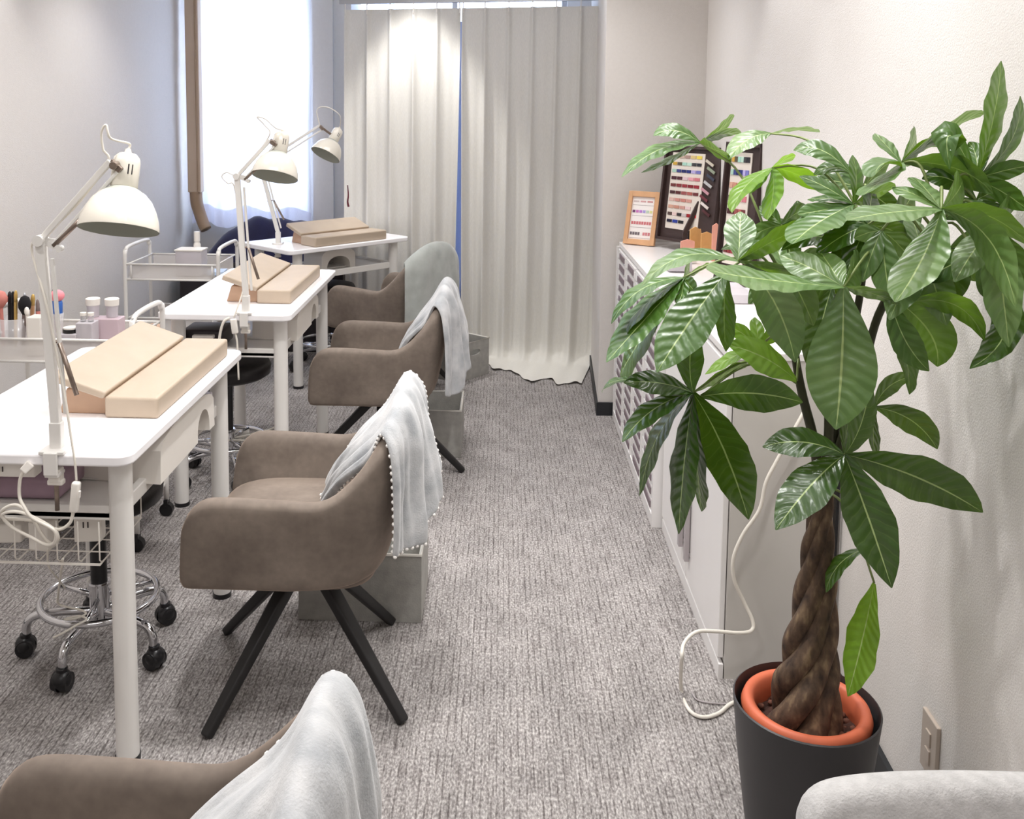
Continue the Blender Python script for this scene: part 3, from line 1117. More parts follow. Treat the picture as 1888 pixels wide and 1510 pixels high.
# switch cord of the second lamp
s2 = thing('cord_switch', 'white inline switch hanging off the near edge of the middle desk', 'cord', tuple(at(431, 600, 3.36)))
MB().beam(at(430, 588, 3.36), at(434, 615, 3.36), .022, .016, (0, 1, 0)).build('switch_body', PLUGW, s2, world=True, bev=.004, smooth=True)
MB().tube([at(434, 614, 3.36), at(437, 630, 3.36), at(438, 650, 3.36), at(440, 700, 3.37)], .0035, 7).tube([at(423, 586, 3.37), at(412, 594, 3.36), at(405, 620, 3.36), at(402, 660, 3.36)], .005, 7).build('cord', CORD, s2, world=True, smooth=True)
# cable tangle hanging between the two desks
cb = thing('cable_bundle', 'tangle of white cables on the carpet behind the nearest desk', 'cable', tuple(atz(430, 800, 0)))
MB_ = MB()
rr = random.Random(5)
for k in range(5):
    base = atz(400, 792 + 6 * k, .14)
    MB_.tube([base + Vector((.02 * i * 2.4, .03 * sin(i * 1.3 + k), .02 * cos(i * .9 + k * 1.4))) for i in range(7)], .0045, 6)
MB_.build('cables', CORD, cb, world=True, smooth=True)
q = atz(440, 800, .14)
MB().box((q.x, q.y, q.z), (.09, .04, .03), .2).build('socket_block', PLUGW, cb, world=True, bev=.005)
MB().tube([q + Vector((0, 0, -.01)), Vector((q.x + .02, q.y, .05)), Vector((q.x + .01, q.y + .02, .006))], .0035, 6).build('cord', CORD, cb, world=True, smooth=True)


# ------------------------------------------------------------------ tub chairs
def sgnpow(v, e):
    return math.copysign(abs(v) ** e, v)


def chair_topz(p):
    x, y = p.x, abs(p.y)
    arm_z = .578 + .005 * sin(x * 9)
    if x > .170:
        q = (x - .170) / .078
        arm_z -= .085 * (1 - sqrt(max(0, 1 - min(q, 1) ** 2)))
    if x < -.07:
        s = min(1, (-.07 - x) / .19)
        s = s * s * (3 - 2 * s)
        back = .695 + .095 * (1 - (y / .25) ** 2.2) if y < .25 else .695
        arm_z = arm_z * (1 - s) + back * s
    return arm_z


CA_, CB_, CK = .278, .262, 4.2


def chair_rim(y):
    """point of the back rim at sideways position y, and its outward normal"""
    p = Vector((-CA_ * (1 - abs(y / CB_) ** CK) ** (1 / CK), y, 0))
    n = Vector((-abs(p.x / CA_) ** (CK - 1) / CA_, sgnpow(y / CB_, CK - 1) / CB_, 0)).normalized()
    return p, n


def make_chair(label, loc, rz, leg_rot):
    t = thing('tub_chair', label, 'chair', loc, rz, 'taupe suede tub chairs beside the desks')
    ns = 44
    path = []
    arm = 9
    for i in range(arm):
        path.append((.245 - .245 * i / arm, -.262, 'arm'))
    nb = ns - 2 * arm
    for i in range(nb + 1):
        th = -pi / 2 + pi * i / nb
        rr_ = ((abs(cos(th)) / CA_) ** CK + (abs(sin(th)) / CB_) ** CK) ** (-1 / CK)
        path.append((-rr_ * abs(cos(th)), rr_ * sin(th), 'back'))
    for i in range(arm):
        path.append((.245 * (i + 1) / arm, .262, 'arm'))
    pts = [Vector((a, b2, 0)) for a, b2, _ in path]
    K = len(pts)

    topz = chair_topz

    def botz(p):
        return .345 + .012 * max(0, -p.x / .245)
    rows = []
    TH = .05
    for i, p in enumerate(pts):
        a, c = pts[max(i - 1, 0)], pts[min(i + 1, K - 1)]
        tg = (c - a).normalized()
        nrm = Vector((-tg.y, tg.x, 0))   # outward
        zt2, zb = topz(p), botz(p)
        ss = .0
        lean = .045
        prof = []
        H = zt2 - zb
        # outer, going up
        for s in (0, .04, .12, .3, .55, .8, .93):
            off = -lean * (1 - s) ** 1.6
            if s == 0:
                off -= .03
            elif s == .04:
                off -= .006
            prof.append((off, zb + H * s))
        prof.append((-.006, zt2 - .010))
        prof.append((-.020, zt2))
        prof.append((-.038, zt2 - .006))
        prof.append((-TH, zt2 - .025))
        prof.append((-TH - .004, zt2 - H * .35))
        prof.append((-TH - .016, .44))
        prof.append((-TH - .02, .40))
        row = []
        for q_, (o, z) in enumerate(prof):
            if q_ < 7:      # lower outside tucks in towards the seat without folding over itself
                w_ = Vector((p.x * (1 + o / .22) if p.x < 0 else p.x, p.y * (1 + .45 * o / .26), 0))
            else:
                w_ = p + nrm * o
            row.append(w_)
        rows.append(row)
        for v, (o, z) in zip(rows[-1], prof):
            v.z = z
            if p.x > .15:      # the arm front leans forward towards its foot
                v.x += .022 * ((p.x - .15) / .095) * (1 - (z - .345) / .23)
    mb = MB()
    n = len(rows[0])
    vs = [v for r in rows for v in r]
    fs = []
    for i in range(K - 1):
        for j in range(n - 1):
            fs.append((i * n + j, (i + 1) * n + j, (i + 1) * n + j + 1, i * n + j + 1))
        fs.append((i * n + n - 1, (i + 1) * n + n - 1, (i + 1) * n, i * n))
    fs.append(tuple(range(n)))
    fs.append(tuple((K - 1) * n + j for j in reversed(range(n))))
    mb.add(vs, fs)
    sh = mb.build('tub_shell', SUEDE, t, smooth=True, sub=1)
    # seat cushion
    def outline(k, sx=1.0, sy=1.0):
        out = []
        for i in range(36):
            a = 2 * pi * i / 36
            x = .235 * sgnpow(cos(a), 2 / 4.0) * sx
            y = .212 * sgnpow(sin(a), 2 / 4.5) * sy
            if x < 0:
                x *= .86
            out.append(Vector((x, y, 0)))
        return out
    rings = [(.88, .34), (.96, .342), (1, .36), (1, .435), (.97, .455), (.88, .465), (.5, .470), (.01, .470)]
    vs, fs = [], []
    for s, z in rings:
        for p in outline(0, s, s):
            vs.append(Vector((p.x, p.y, z)))
    for i in range(len(rings) - 1):
        for j in range(36):
            fs.append((i * 36 + j, i * 36 + (j + 1) % 36, (i + 1) * 36 + (j + 1) % 36, (i + 1) * 36 + j))
    fs.append(tuple(range(35, -1, -1)))
    m2 = MB()
    m2.add(vs, fs)
    m2.build('seat', SUEDE, t, smooth=True)
    MB().cyl((0, 0, .315), (0, 0, .36), .05, .08, 20).build('swivel_hub', BLACKM, t, smooth=True, auto=40)
    for k in range(4):
        a = leg_rot + pi / 4 + k * pi / 2
        l = MB().beam((cos(a) * .015, sin(a) * .015, .335), (cos(a) * .333, sin(a) * .333, .004), .042, .034, (0, 0, 1), .027, .024)
        l.build('leg', BLACKM, t, bev=.006, smooth=True)
    return t


CHB = make_chair('taupe suede tub chair beside the nearest desk, all four black legs visible', (-.495, 2.425, 0), pi, radians(10))


def chair(label, loc, rz):
    c = dup(CHB)
    c.location = loc
    c.rotation_euler = (0, 0, rz)
    c['label'] = label
    return c


CHA = chair('foreground taupe tub chair cut off by the bottom of the picture', (-.462, 1.03, 0), pi)
CHC = chair('taupe tub chair beside the middle desk, white throw over its back', (-.475, 3.86, 0), pi)
for q_ in CHC.children:
    if q_.name.startswith('leg'):
        q_.rotation_euler = (0, 0, radians(-50))
CHD = chair('farthest taupe tub chair, turned towards the angled far desk', (-.56, 5.04, 0), pi - radians(30))


# ------------------------------------------------------------------ throws over the chair backs
def throw(label, chairobj, cols, tint=None, seed=1, trim=True, amp=.010, mat_=None):
    """cols: list of columns from one side to the other; each column is 7 chair-local points running from the
    inner hem over the top of the back to the outer hem"""
    fr = frame_of(chairobj)
    C7 = [catmull(c, 7) for c in cols]
    nv = len(C7[0])
    rows = []
    for j in range(nv):
        rows.append(catmull([c[j] for c in C7], 10))
    nu = len(rows[0])
    rr = random.Random(seed)
    f1, f2 = rr.uniform(22, 30), rr.uniform(45, 60)
    P = [[None] * nu for _ in range(nv)]
    for j in range(nv):
        for i in range(nu):
            p = rows[j][i]
            a = rows[j][max(i - 1, 0)]
            b2 = rows[j][min(i + 1, nu - 1)]
            c = rows[max(j - 1, 0)][i]
            d2 = rows[min(j + 1, nv - 1)][i]
            nrm = (b2 - a).cross(d2 - c)
            if nrm.length > 1e-9:
                nrm.normalize()
            else:
                nrm = Vector((0, 0, 1))
            u, v = i / (nu - 1), j / (nv - 1)
            away = min(1, abs(v - .45) * 2.4)
            dsp = amp * away * (sin(u * f1 * (.7 + .3 * noise.noise(Vector((u * 3, v * 2, seed)))) + 2 * v + seed) * .9 + .3 * sin(u * f2 + 3.1 * v) + .8 * noise.noise(Vector((u * 6, v * 3, seed + 5)))) + .004 * noise.noise(p * 14)
            if v > .5:
                dsp *= 1.25
            P[j][i] = p + nrm * dsp
    mb = MB()
    vs = [fr @ P[j][i] for j in range(nv) for i in range(nu)]
    fs = [(j * nu + i, j * nu + i + 1, (j + 1) * nu + i + 1, (j + 1) * nu + i) for j in range(nv - 1) for i in range(nu - 1)]
    loc = fr @ rows[nv // 2][nu // 2]
    t = thing('fleece_throw', label, 'throw blanket', tuple(loc), 0, 'pale fleece throws over the chair backs')
    mb.add(vs, fs)
    mb.build('throw_cloth', mat_ or FLEECE, t, world=True, smooth=True, solid=.009, sub=1)
    if trim:
        edge = [fr @ P[j][0] for j in range(nv)] + [fr @ P[-1][i] for i in range(nu)] + [fr @ P[j][-1] for j in range(nv - 1, -1, -1)] + [fr @ P[0][i] for i in range(nu - 1, -1, -1)]
        mb = MB()
        acc = 0
        last = edge[0]
        for p in edge:
            acc += (p - last).length
            last = p
            if acc > .0125:
                acc = 0
                mb.ball(p, .0052, 6)
        mb.build('pompom_trim', MATS['white_pompom'], t, world=True, smooth=True)
    return t


mat('white_pompom', srgb(240, 236, 232), .9, noise_amt=.02, sheen=.3)


def drape(th, hem, zo, out=.0, inset=.022, side=0):
    """one column of the throw: inner hem point, over the rim at angle th, down to height zo outside"""
    p, n = chair_rim(th)
    zt_ = chair_topz(p)
    hem = Vector(hem)
    a = p - n * (.05 + inset) + Vector((0, 0, zt_ - .06))
    tp_ = p - n * .024 + Vector((0, 0, zt_ + .018))
    b_ = p + n * .016 + Vector((0, 0, zt_ - .035))
    lo = p + n * (.018 + out) + Vector((0, side, zo))
    md = (b_ + lo) / 2 + n * .006
    m1 = a * .5 + hem * .5 + Vector((.018, 0, -.002))
    return [hem, m1, a, tp_, b_, md, lo]


# the side of each chair back nearer the camera is at positive y
throw('grey fleece throw with pompom edge on the chair beside the nearest desk', CHB,
      [drape(.222, (-.055, .060, .482), .45, -.004), drape(.19, (-.050, .045, .486), .445, .008), drape(.13, (-.046, .02, .490), .45, .025), drape(.06, (-.048, -.005, .50), .50, .04),
       drape(-.02, (-.060, -.03, .52), .53, .05), drape(-.09, (-.075, -.06, .535), .53, .035)], seed=2)
throw('pale fleece throw filling the lower middle, on the foreground chair', CHA,
      [drape(.225, (.02, .15, .487), .36, -.004), drape(.17, (.03, .10, .49), .34, .0), drape(.10, (.035, .05, .49), .36, .01), drape(.02, (.03, 0, .49), .38, .015),
       drape(-.06, (.01, -.06, .49), .4, .015), drape(-.13, (-.02, -.11, .50), .4, .015)], seed=5)
throw('white fleece throw on the chair beside the middle desk', CHC,
      [drape(.215, (-.08, .09, .50), .40, .004), drape(.17, (-.07, .06, .50), .38, .015), drape(.11, (-.065, .03, .50), .40, .035), drape(.05, (-.07, 0, .51), .44, .05),
       drape(-.03, (-.09, -.03, .52), .47, .05), drape(-.10, (-.11, -.06, .53), .48, .04)], seed=9, trim=False)
throw('grey green fleece throw covering the back of the farthest chair', CHD,
      [drape(.225, (-.165, .165, .62), .34, -.004), drape(.17, (-.175, .12, .62), .33, .004), drape(.09, (-.18, .05, .62), .32, .008), drape(0, (-.18, 0, .62), .32, .01),
       drape(-.09, (-.18, -.05, .62), .33, .008), drape(-.17, (-.175, -.12, .62), .34, .004), drape(-.225, (-.165, -.165, .62), .35, -.004)], seed=12, trim=False, amp=.004,
      mat_=mat('grey_green_fleece', srgb(168, 172, 168), .9, noise_amt=.12, nscale=16, bump=.3, sheen=.5))


# ------------------------------------------------------------------ storage bins
def bin_(label, loc, rz, w, d, h=.205, hole=False):
    """front face along +x from loc, depth along +y"""
    t = thing('fabric_bin', label, 'storage bin', loc, rz, 'grey fabric bins on the carpet')
    th = .008
    mb = MB()
    if hole:
        n = 24
        hx, hz, ha, hb = w * .55, h * .70, .043, .016
        ring, brd = [], []
        hs_ = 1
        for i in range(n):
            a = 2 * pi * i / n
            ring.append((hx + ha * sgnpow(cos(a), .7), hz + hb * sgnpow(sin(a), .7)))
            c_, s_ = cos(a), sin(a)
            k = min((w - hx if c_ > 0 else hx) / max(abs(c_), 1e-6), (h - hz if s_ > 0 else hz) / max(abs(s_), 1e-6))
            brd.append((hx + c_ * k, hz + s_ * k))
        # snap border points to the corners
        for cx_, cz_ in ((0, 0), (w, 0), (w, h), (0, h)):
            i = min(range(n), key=lambda q: (brd[q][0] - cx_) ** 2 + (brd[q][1] - cz_) ** 2)
            brd[i] = (cx_, cz_)
        for y in (0, th):
            mb.add([(p[0], y, p[1]) for p in ring] + [(p[0], y, p[1]) for p in brd], [(i, (i + 1) % n, (i + 1) % n + n, i + n) for i in range(n)])
        mb.add([(p[0], 0, p[1]) for p in ring] + [(p[0], th, p[1]) for p in ring], [(i, (i + 1) % n, (i + 1) % n + n, i + n) for i in range(n)])
    else:
        mb.box((w / 2, th / 2, h / 2), (w, th, h))
    mb.box((w / 2, d - th / 2, h / 2), (w, th, h))
    mb.box((th / 2, d / 2, h / 2), (th, d - 2 * th, h))
    mb.box((w - th / 2, d / 2, h / 2), (th, d - 2 * th, h))
    mb.box((w / 2, d / 2, .004), (w - 2 * th, d - 2 * th, .006))
    mb.build('bin_wall', BINM, t)
    MB().tube([(0, 0, h), (w, 0, h), (w, d, h), (0, d, h)], .004, 6, 0, closed=True).build('rim_piping', PIPING, t, smooth=True)
    return t


bin_('grey fabric bin on the carpet behind the nearest tub chair', (-.578, 2.70, .001), 0, .36, .26)
bin_('grey fabric bin between the nearest and middle tub chairs, almost hidden lower', (-.395, 4.05, .001), 0, .235, .29)
bin_('grey fabric bin with oval handle hole, farthest, by the curtains', (-.227, 5.18, .001), atan2(.207, .167), .266, .30, .205, True)


# ------------------------------------------------------------------ stools
def stool(label, loc, rz=0, seat_z=.46):
    t = thing('swivel_stool', label, 'stool', loc, rz, 'black swivel stools behind the desks')
    MB().lathe([(.02, seat_z - .045), (.15, seat_z - .045), (.172, seat_z - .03), (.175, seat_z), (.165, seat_z + .02), (.12, seat_z + .03), (.01, seat_z + .032)], 40).build('seat', SEATB, t, smooth=True, auto=60)
    MB().cyl((0, 0, seat_z - .06), (0, 0, seat_z - .045), .06, n=20).build('seat_plate', BLACK, t, smooth=True, auto=40)
    MB().cyl((0, 0, .19), (0, 0, seat_z - .05), .022, n=20).build('column_sleeve', BLACK, t, smooth=True, auto=40)
    MB().cyl((0, 0, .09), (0, 0, .20), .027, n=20).cyl((0, 0, .19), (0, 0, .196), .031, n=20).build('gas_column', CHROME, t, smooth=True, auto=40)
    MB().tube([(cos(a) * .152, sin(a) * .152, .155) for a in [2 * pi * i / 40 for i in range(40)]], .0095, 10, 0, closed=True).build('foot_ring', CHROME, t, smooth=True)
    sp = MB()
    for k in range(3):
        a = 2 * pi * k / 3 + .2
        sp.tube([(cos(a) * .02, sin(a) * .02, .155), (cos(a) * .15, sin(a) * .15, .155)], .007, 8, 0)
    sp.build('ring_spokes', CHROME, t, smooth=True)
    for k in range(5):
        a = 2 * pi * k / 5 + .35
        c, s = cos(a), sin(a)
        l = MB().tube([(c * .02, s * .02, .115), (c * .10, s * .10, .118), (c * .168, s * .168, .112), (c * .19, s * .19, .09), (c * .192, s * .192, .062)], .0115, 10, 5)
        lg = l.build('leg', CHROME, t, smooth=True)
        ca = MB()
        # hooded twin castor
        side = Vector((-s, c, 0))
        cen = Vector((c * .195, s * .195, .027))
        for q in (-1, 1):
            ca.cyl(cen + side * (q * .004), cen + side * (q * .021), .0265, .024, 22)
        ca.tube([cen + Vector((0, 0, .010)), cen + Vector((0, 0, .036))], .015, 12, 0)
        prof = []
        ca.ball(cen + Vector((c * .002, s * .002, .006)), .0265, 16, (1, 1, 1))
        ca.build('castor', BLACK, lg, smooth=True, auto=50)
    return t


stool('nearest black stool with chrome foot ring, its castors left of the desk leg', (-1.088, 2.512, 0), radians(28))
stool('middle black stool, seat glimpsed between nearest and middle desks', (-1.09, 3.78, 0), radians(60))
stool('farthest black stool under the angled far desk', (-1.0, 5.46, 0), radians(-20))


# ------------------------------------------------------------------ carts
def cart(label, loc, L=.50, Dp=.29, fr=True):
    t = thing('utility_cart', label, 'cart', loc, 0, 'white metal carts by the left wall')
    for sx in (-1, 1):
        x = sx * L / 2
        m_ = MB().tube([(x, -Dp / 2, .06), (x, -Dp / 2, .72), (x, -Dp / 2 + .015, .775), (x, -Dp / 2 + .05, .80), (x, Dp / 2 - .05, .80), (x, Dp / 2 - .015, .775), (x, Dp / 2, .72), (x, Dp / 2, .06)], .0095, 10, 6)
        m_.build('end_frame', WSTEEL, t, smooth=True)
    for z, nm in ((.645, 'top_tray'), (.38, 'middle_tray'), (.12, 'bottom_tray')):
        mb = MB()
        mb.box((0, 0, z), (L, Dp - .01, .006))
        tr = mb.build(nm, TRAYG if z > .6 else WSTEEL, t)
        r = MB()
        for y in (-Dp / 2, Dp / 2):
            r.tube([(-L / 2, y, z + .075), (L / 2, y, z + .075)], .005, 8, 0)
            r.tube([(-L / 2, y, z), (L / 2, y, z)], .005, 8, 0)
        for x in (-L / 2 + .012, L / 2 - .012):
            r.tube([(x, -Dp / 2, z + .075), (x, Dp / 2, z + .075)], .004, 8, 0)
        for x in (-L / 2 + .03, L / 2 - .03):
            for y in (-Dp / 2, Dp / 2):
                r.tube([(x, y, z), (x, y, z + .075)], .004, 6, 0)
        r.build('tray_rail', WSTEEL, tr, smooth=True)
        for y in (-Dp / 2 + .005, Dp / 2 - .005):
            MB().box((0, y, z + .036), (L - .04, .002, .066)).build('tray_side', TRAYG, tr)
    for sx in (-1, 1):
        for sy in (-1, 1):
            c = Vector((sx * L / 2, sy * Dp / 2, .024))
            MB().cyl(c + Vector((0, -.012, 0)), c + Vector((0, .012, 0)), .024, n=20).box(c + Vector((0, 0, .025)), (.014, .03, .026)).build('castor', BLACK, t, smooth=True, auto=40)
    return t


K1 = Vector((-1.46, 3.25, 0))
K2 = Vector((-1.60, 4.80, 0))
cart('white cart with brushes and jars, at the left picture edge', tuple(K1))
cart('white cart with tissue box, between middle desk and window', tuple(K2), .46, .34)

# things on the near cart: z of the tray is .648
ZT1 = .649


def brush(px, py, top, kind, hd, hc, label, Y=3.2, r=.004, hr=.010, hl=.05, tilt=0):
    base = at(px, 612, Y)
    base.z = ZT1 + .02
    tip = at(px + tilt, top, Y)
    d = (tip - base).normalized()
    t = thing('makeup_brush', label, 'brush', tuple(base), 0, 'brushes standing in the cup on the near cart')
    MB().cyl(base, tip - d * hl, r, r * 1.2, 10).build('brush_handle', hd, t, world=True, smooth=True, auto=40)
    MB().lathe([(r * 1.2, 0), (hr, hl * .35), (hr * 1.05, hl * .6), (hr * .7, hl * .9), (hr * .2, hl)], 14, tip - d * hl, d).build('brush_head', hc, t, world=True, smooth=True)


PK = mat('dusty_pink', srgb(206, 130, 120), .8, noise_amt=.06)
GD = mat('gold_metal', srgb(205, 170, 100), .35, metal=.4, noise_amt=.05)
BK2 = mat('black_bristle', srgb(20, 18, 22), .9, noise_amt=.1)
GY = mat('grey_bristle', srgb(128, 112, 108), .9, noise_amt=.1)
cup = thing('brush_cup', 'clear cup holding brushes on the near cart', 'cup', tuple((at(25, 590, 3.22).x, 3.22, ZT1)))
cc = Vector((at(27, 590, 3.22).x, 3.22, ZT1))
MB().lathe([(.050, .0), (.054, .12), (.052, .12), (.048, .004), (.001, .004)], 28, cc, cap=False).build('cup_wall', CLEARP, cup, world=True, smooth=True)
brush(6, 0, 536, 0, PK, PK, 'fat dusty pink powder brush at the left picture edge', 3.2, .005, .022, .06, -6)
brush(18, 0, 537, 0, BLACK, BLACK, 'black capped brush beside the fat pink brush', 3.22, .006, .007, .04, 0)
brush(22, 0, 537, 0, BLACK, BK2, 'second thin black brush in the cup', 3.25, .005, .006, .05, 2)
brush(28, 0, 535, 0, GD, GD, 'gold handled brush in the cup', 3.2, .005, .006, .04, 1)
brush(42, 0, 545, 0, GY, BK2, 'brush with wide black bristles, bristles bent left', 3.2, .006, .020, .065, 4)
brush(45, 0, 540, 0, CHROME, ALU, 'thin silver brush behind the black bristles', 3.26, .004, .005, .03, 0)
brush(56, 0, 542, 0, WOODF, GD, 'tan wooden handled brush right of the black bristles', 3.24, .006, .007, .04, 5)
brush(52, 0, 566, 0, PLUGW, PLUGW, 'short white brush leaning in front of the tan one', 3.18, .004, .008, .03, -3)
brush(72, 0, 552, 0, PK, GY, 'rose coloured pencil brush in the white box', 3.22, .006, .006, .04, -3)
brush(100, 0, 532, 0, GY, GY, 'brown rounded brush behind the pink puff', 3.28, .005, .009, .03, 0)
q = at(69, 604, 3.18)
tag(MB().box((q.x, 3.18, ZT1 + .0675), (.048, .055, .133)).build('white_box', PLUGW, bev=.004), 'small white box right of the brushes on the near cart', 'box')
q = at(106, 565, 3.2)
pf = thing('sponge_puff', 'pink sponge puff with blue middle on the near cart', 'sponge', (q.x, 3.2, ZT1))
MB().lathe([(.014, 0), (.016, .10), (.020, .14)], 20, (q.x, 3.2, ZT1)).build('holder', CLEARP, pf, world=True, smooth=True)
MB().lathe([(.014, .135), (.017, .14), (.018, .175), (.016, .182)], 20, (q.x - .001, 3.2, ZT1)).build('blue_band', mat('blue_plastic', srgb(52, 106, 190), .4, noise_amt=.03), pf, world=True, smooth=True)
MB().ball((q.x, 3.2, ZT1 + .200), .024, 16, (1, 1, .85)).build('pink_puff', mat('pink_foam', srgb(246, 150, 160), .9, noise_amt=.04), pf, world=True, smooth=True)
q = at(131, 622, 3.16)
tag(MB().box((q.x, 3.16, ZT1 + .0425), (.06, .06, .083)).build('clear_box', FROST, bev=.003), 'clear box under the black and white compact', 'box')
pd = thing('powder_compact', 'black and white round compact on the near cart', 'compact', (q.x, 3.16, ZT1))
MB().cyl((q.x, 3.16, ZT1 + .085), (q.x, 3.16, ZT1 + .097), .026, n=24).build('compact_base', BLACK, pd, world=True, smooth=True, auto=40)
MB().cyl((q.x, 3.16, ZT1 + .097), (q.x, 3.16, ZT1 + .102), .024, n=24).build('compact_lid', PLUGW, pd, world=True, smooth=True, auto=40)
q = at(158, 612, 3.17)
tag(MB().box((q.x + .006, 3.17, ZT1 + .06), (.055, .06, .12)).build('frosted_box', FROST, bev=.003), 'square frosted box under the two small bottles', 'box')
for (px, lb) in ((154, 'left small white capped bottle on the frosted box'), (168, 'right small white capped bottle on the frosted box')):
    q = at(px, 600, 3.17)
    bt = thing('small_bottle', lb, 'bottle', (q.x, 3.17, ZT1 + .12), 0, 'small bottles on the frosted box')
    MB().lathe([(.009, 0), (.0095, .016), (.006, .02)], 18, (q.x, 3.17, ZT1 + .12)).build('bottle_body', JAR, bt, world=True, smooth=True, auto=40)
    MB().cyl((q.x, 3.17, ZT1 + .14), (q.x, 3.17, ZT1 + .150), .0105, n=18).build('bottle_cap', PLUGW, bt, world=True, smooth=True, auto=40)
q = at(190, 620, 3.21)
tag(MB().box((q.x, 3.24, ZT1 + .06), (.11, .06, .119)).build('pink_box', mat('pale_pink_acrylic', srgb(222, 200, 208), .3, noise_amt=.03, alpha=.8), bev=.003), 'pale pink box under the two lidded jars', 'box')
for (px, lb) in ((172, 'left lidded clear jar on the pale pink box'), (207, 'right lidded clear jar on the pale pink box')):
    q = at(px, 580, 3.25)
    j = thing('lidded_jar', lb, 'jar', (q.x, 3.25, ZT1 + .12), 0, 'lidded clear jars on the near cart')
    MB().lathe([(.019, 0), (.021, .035), (.022, .04)], 22, (q.x, 3.25, ZT1 + .12)).build('jar_body', FROST, j, world=True, smooth=True, auto=40)
    MB().lathe([(.0235, .04), (.0245, .062), (.022, .064)], 22, (q.x, 3.25, ZT1 + .12)).build('jar_lid', PLUGW, j, world=True, smooth=True, auto=40)
# far cart
q = at(353, 478, 4.75)
tb_ = thing('tissue_box', 'translucent tissue box on the far cart', 'box', (q.x, 4.75, ZT1))
MB().box((q.x, 4.75, ZT1 + .065), (.13, .10, .124)).build('box_body', FROST, tb_, world=True, bev=.004)
MB().box((q.x, 4.75, ZT1 + .131), (.138, .105, .008)).build('box_lid', PLUGW, tb_, world=True, bev=.002)
pb = thing('pump_bottle', 'small white pump bottle behind the tissue box', 'bottle', (q.x - .01, 4.86, ZT1))
MB().lathe([(.018, 0), (.018, .14), (.010, .155)], 20, (q.x - .005, 4.86, ZT1)).build('bottle_body', PLUGW, pb, world=True, smooth=True, auto=40)
MB().cyl((q.x - .005, 4.86, ZT1 + .155), (q.x - .005, 4.86, ZT1 + .205), .015, n=14).build('pump_cap', PLUGW, pb, world=True, smooth=True, auto=40)
q = at(400, 474, 4.78)
tag(MB().box((q.x, 4.78, ZT1 + .012), (.085, .10, .02), .1).build('card_case', mat('pale_blue_card', srgb(196, 214, 240), .4, noise_amt=.03), bev=.003), 'pale blue flat case on the far cart', 'case')


# ------------------------------------------------------------------ cabinets along the right wall
cu = thing('drawer_unit', 'white cabinet of many shallow drawers along the right wall', 'cabinet', (.72, 4.04, 0))
y0, y1, xf, xb = 3.40, 4.655, .553, .90
mb = MB()
mb.box(((xf + xb) / 2 + .012, (y0 + y1) / 2, .85), (xb - xf + .0, y1 - y0, .02))
mb.box(((xf + xb) / 2, y0 + .009, .42), (xb - xf, .018, .84)).box(((xf + xb) / 2, y1 - .009, .42), (xb - xf, .018, .84))
mb.box((xb - .006, (y0 + y1) / 2, .42), (.01, y1 - y0 - .04, .84))
mb.box(((xf + xb) / 2, (y0 + y1) / 2, .02), (xb - xf, y1 - y0 - .04, .04))
NCOL, NROW = 4, 16
cw = (y1 - y0 - .036) / NCOL
for c in range(1, NCOL):
    mb.box(((xf + xb) / 2, y0 + .018 + cw * c, .42), (xb - xf, .012, .80))
mb.build('cabinet_body', CABW, cu, world=True)
MB().box((xf + .05, (y0 + y1) / 2, .44), (.01, y1 - y0 - .04, .80)).build('gap_shade_sheet', CABGAP, cu, world=True)  # grey sheet, shade between the drawers put into its colour
ph_ = .80 / NROW
for c in range(NCOL):
    for r in range(NROW):
        yc, zc = y0 + .018 + cw * (c + .5), .04 + ph_ * (r + .5)
        d_ = MB()
        d_.box((xf + .03, yc, zc - .004), (.05, cw - .016, .040))
        do_ = d_.build('drawer', CABW, cu, world=True)
        MB().box((xf + .0035, yc - .02, zc - .006), (.005, cw * .55, .024)).build('handle_slot', SLOT, do_, world=True)
c2 = thing('side_cabinet', 'lower white cabinet end near the plant, with long vertical handle', 'cabinet', (.74, 2.93, 0))
y0, y1, xf, xb = 2.47, 3.385, .59, .865
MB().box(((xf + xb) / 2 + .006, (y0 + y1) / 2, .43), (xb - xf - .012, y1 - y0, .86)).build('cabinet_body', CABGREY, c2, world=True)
MB().box(((xf + xb) / 2 - .004, (y0 + y1) / 2, .87), (xb - xf + .006, y1 - y0 + .006, .02)).build('cabinet_top', CABW, c2, world=True, bev=.002)
MB().box((xf + .003, (y0 + y1) / 2, .02), (.012, y1 - y0, .04)).build('plinth', CABW, c2, world=True)
for k in range(2):
    ya = y0 + .006 + k * (y1 - y0) / 2
    yb = ya + (y1 - y0) / 2 - .012
    d_ = MB().box((xf + .002, (ya + yb) / 2, .45), (.016, yb - ya, .79)).build('door', CABW, c2, world=True, bev=.003)
    yh = yb - .045 if k == 0 else ya + .045
    MB().box((xf - .016, yh, .30), (.014, .022, .34)).box((xf - .008, yh, .46), (.012, .016, .012)).box((xf - .008, yh, .15), (.012, .016, .012)).build('door_handle', CABGAP, d_, world=True, bev=.002)


# ------------------------------------------------------------------ displays on the cabinet
ZC = .862


def swatch_strip(parent, p0, ux, uz, n, cols, w, h):
    """strip of small colour tips, p0 = left lower corner"""
    nrm = ux.cross(uz).normalized()
    mb = MB()
    for i in range(n):
        mb.mi = i
        a = p0 + ux * (w * i)
        b2 = a + ux * (w * .86)
        vs = [a, b2, b2 + uz * h, a + uz * h]
        vs = vs + [v + nrm * .003 for v in vs]
        mb.add(vs, [(0, 3, 2, 1), (4, 5, 6, 7), (0, 1, 5, 4), (1, 2, 6, 5), (2, 3, 7, 6), (3, 0, 4, 7)])
    return mb


def colmat(c):
    return mat('nail_tip_%02x%02x%02x' % c, srgb(*c), .25, noise_amt=.02)


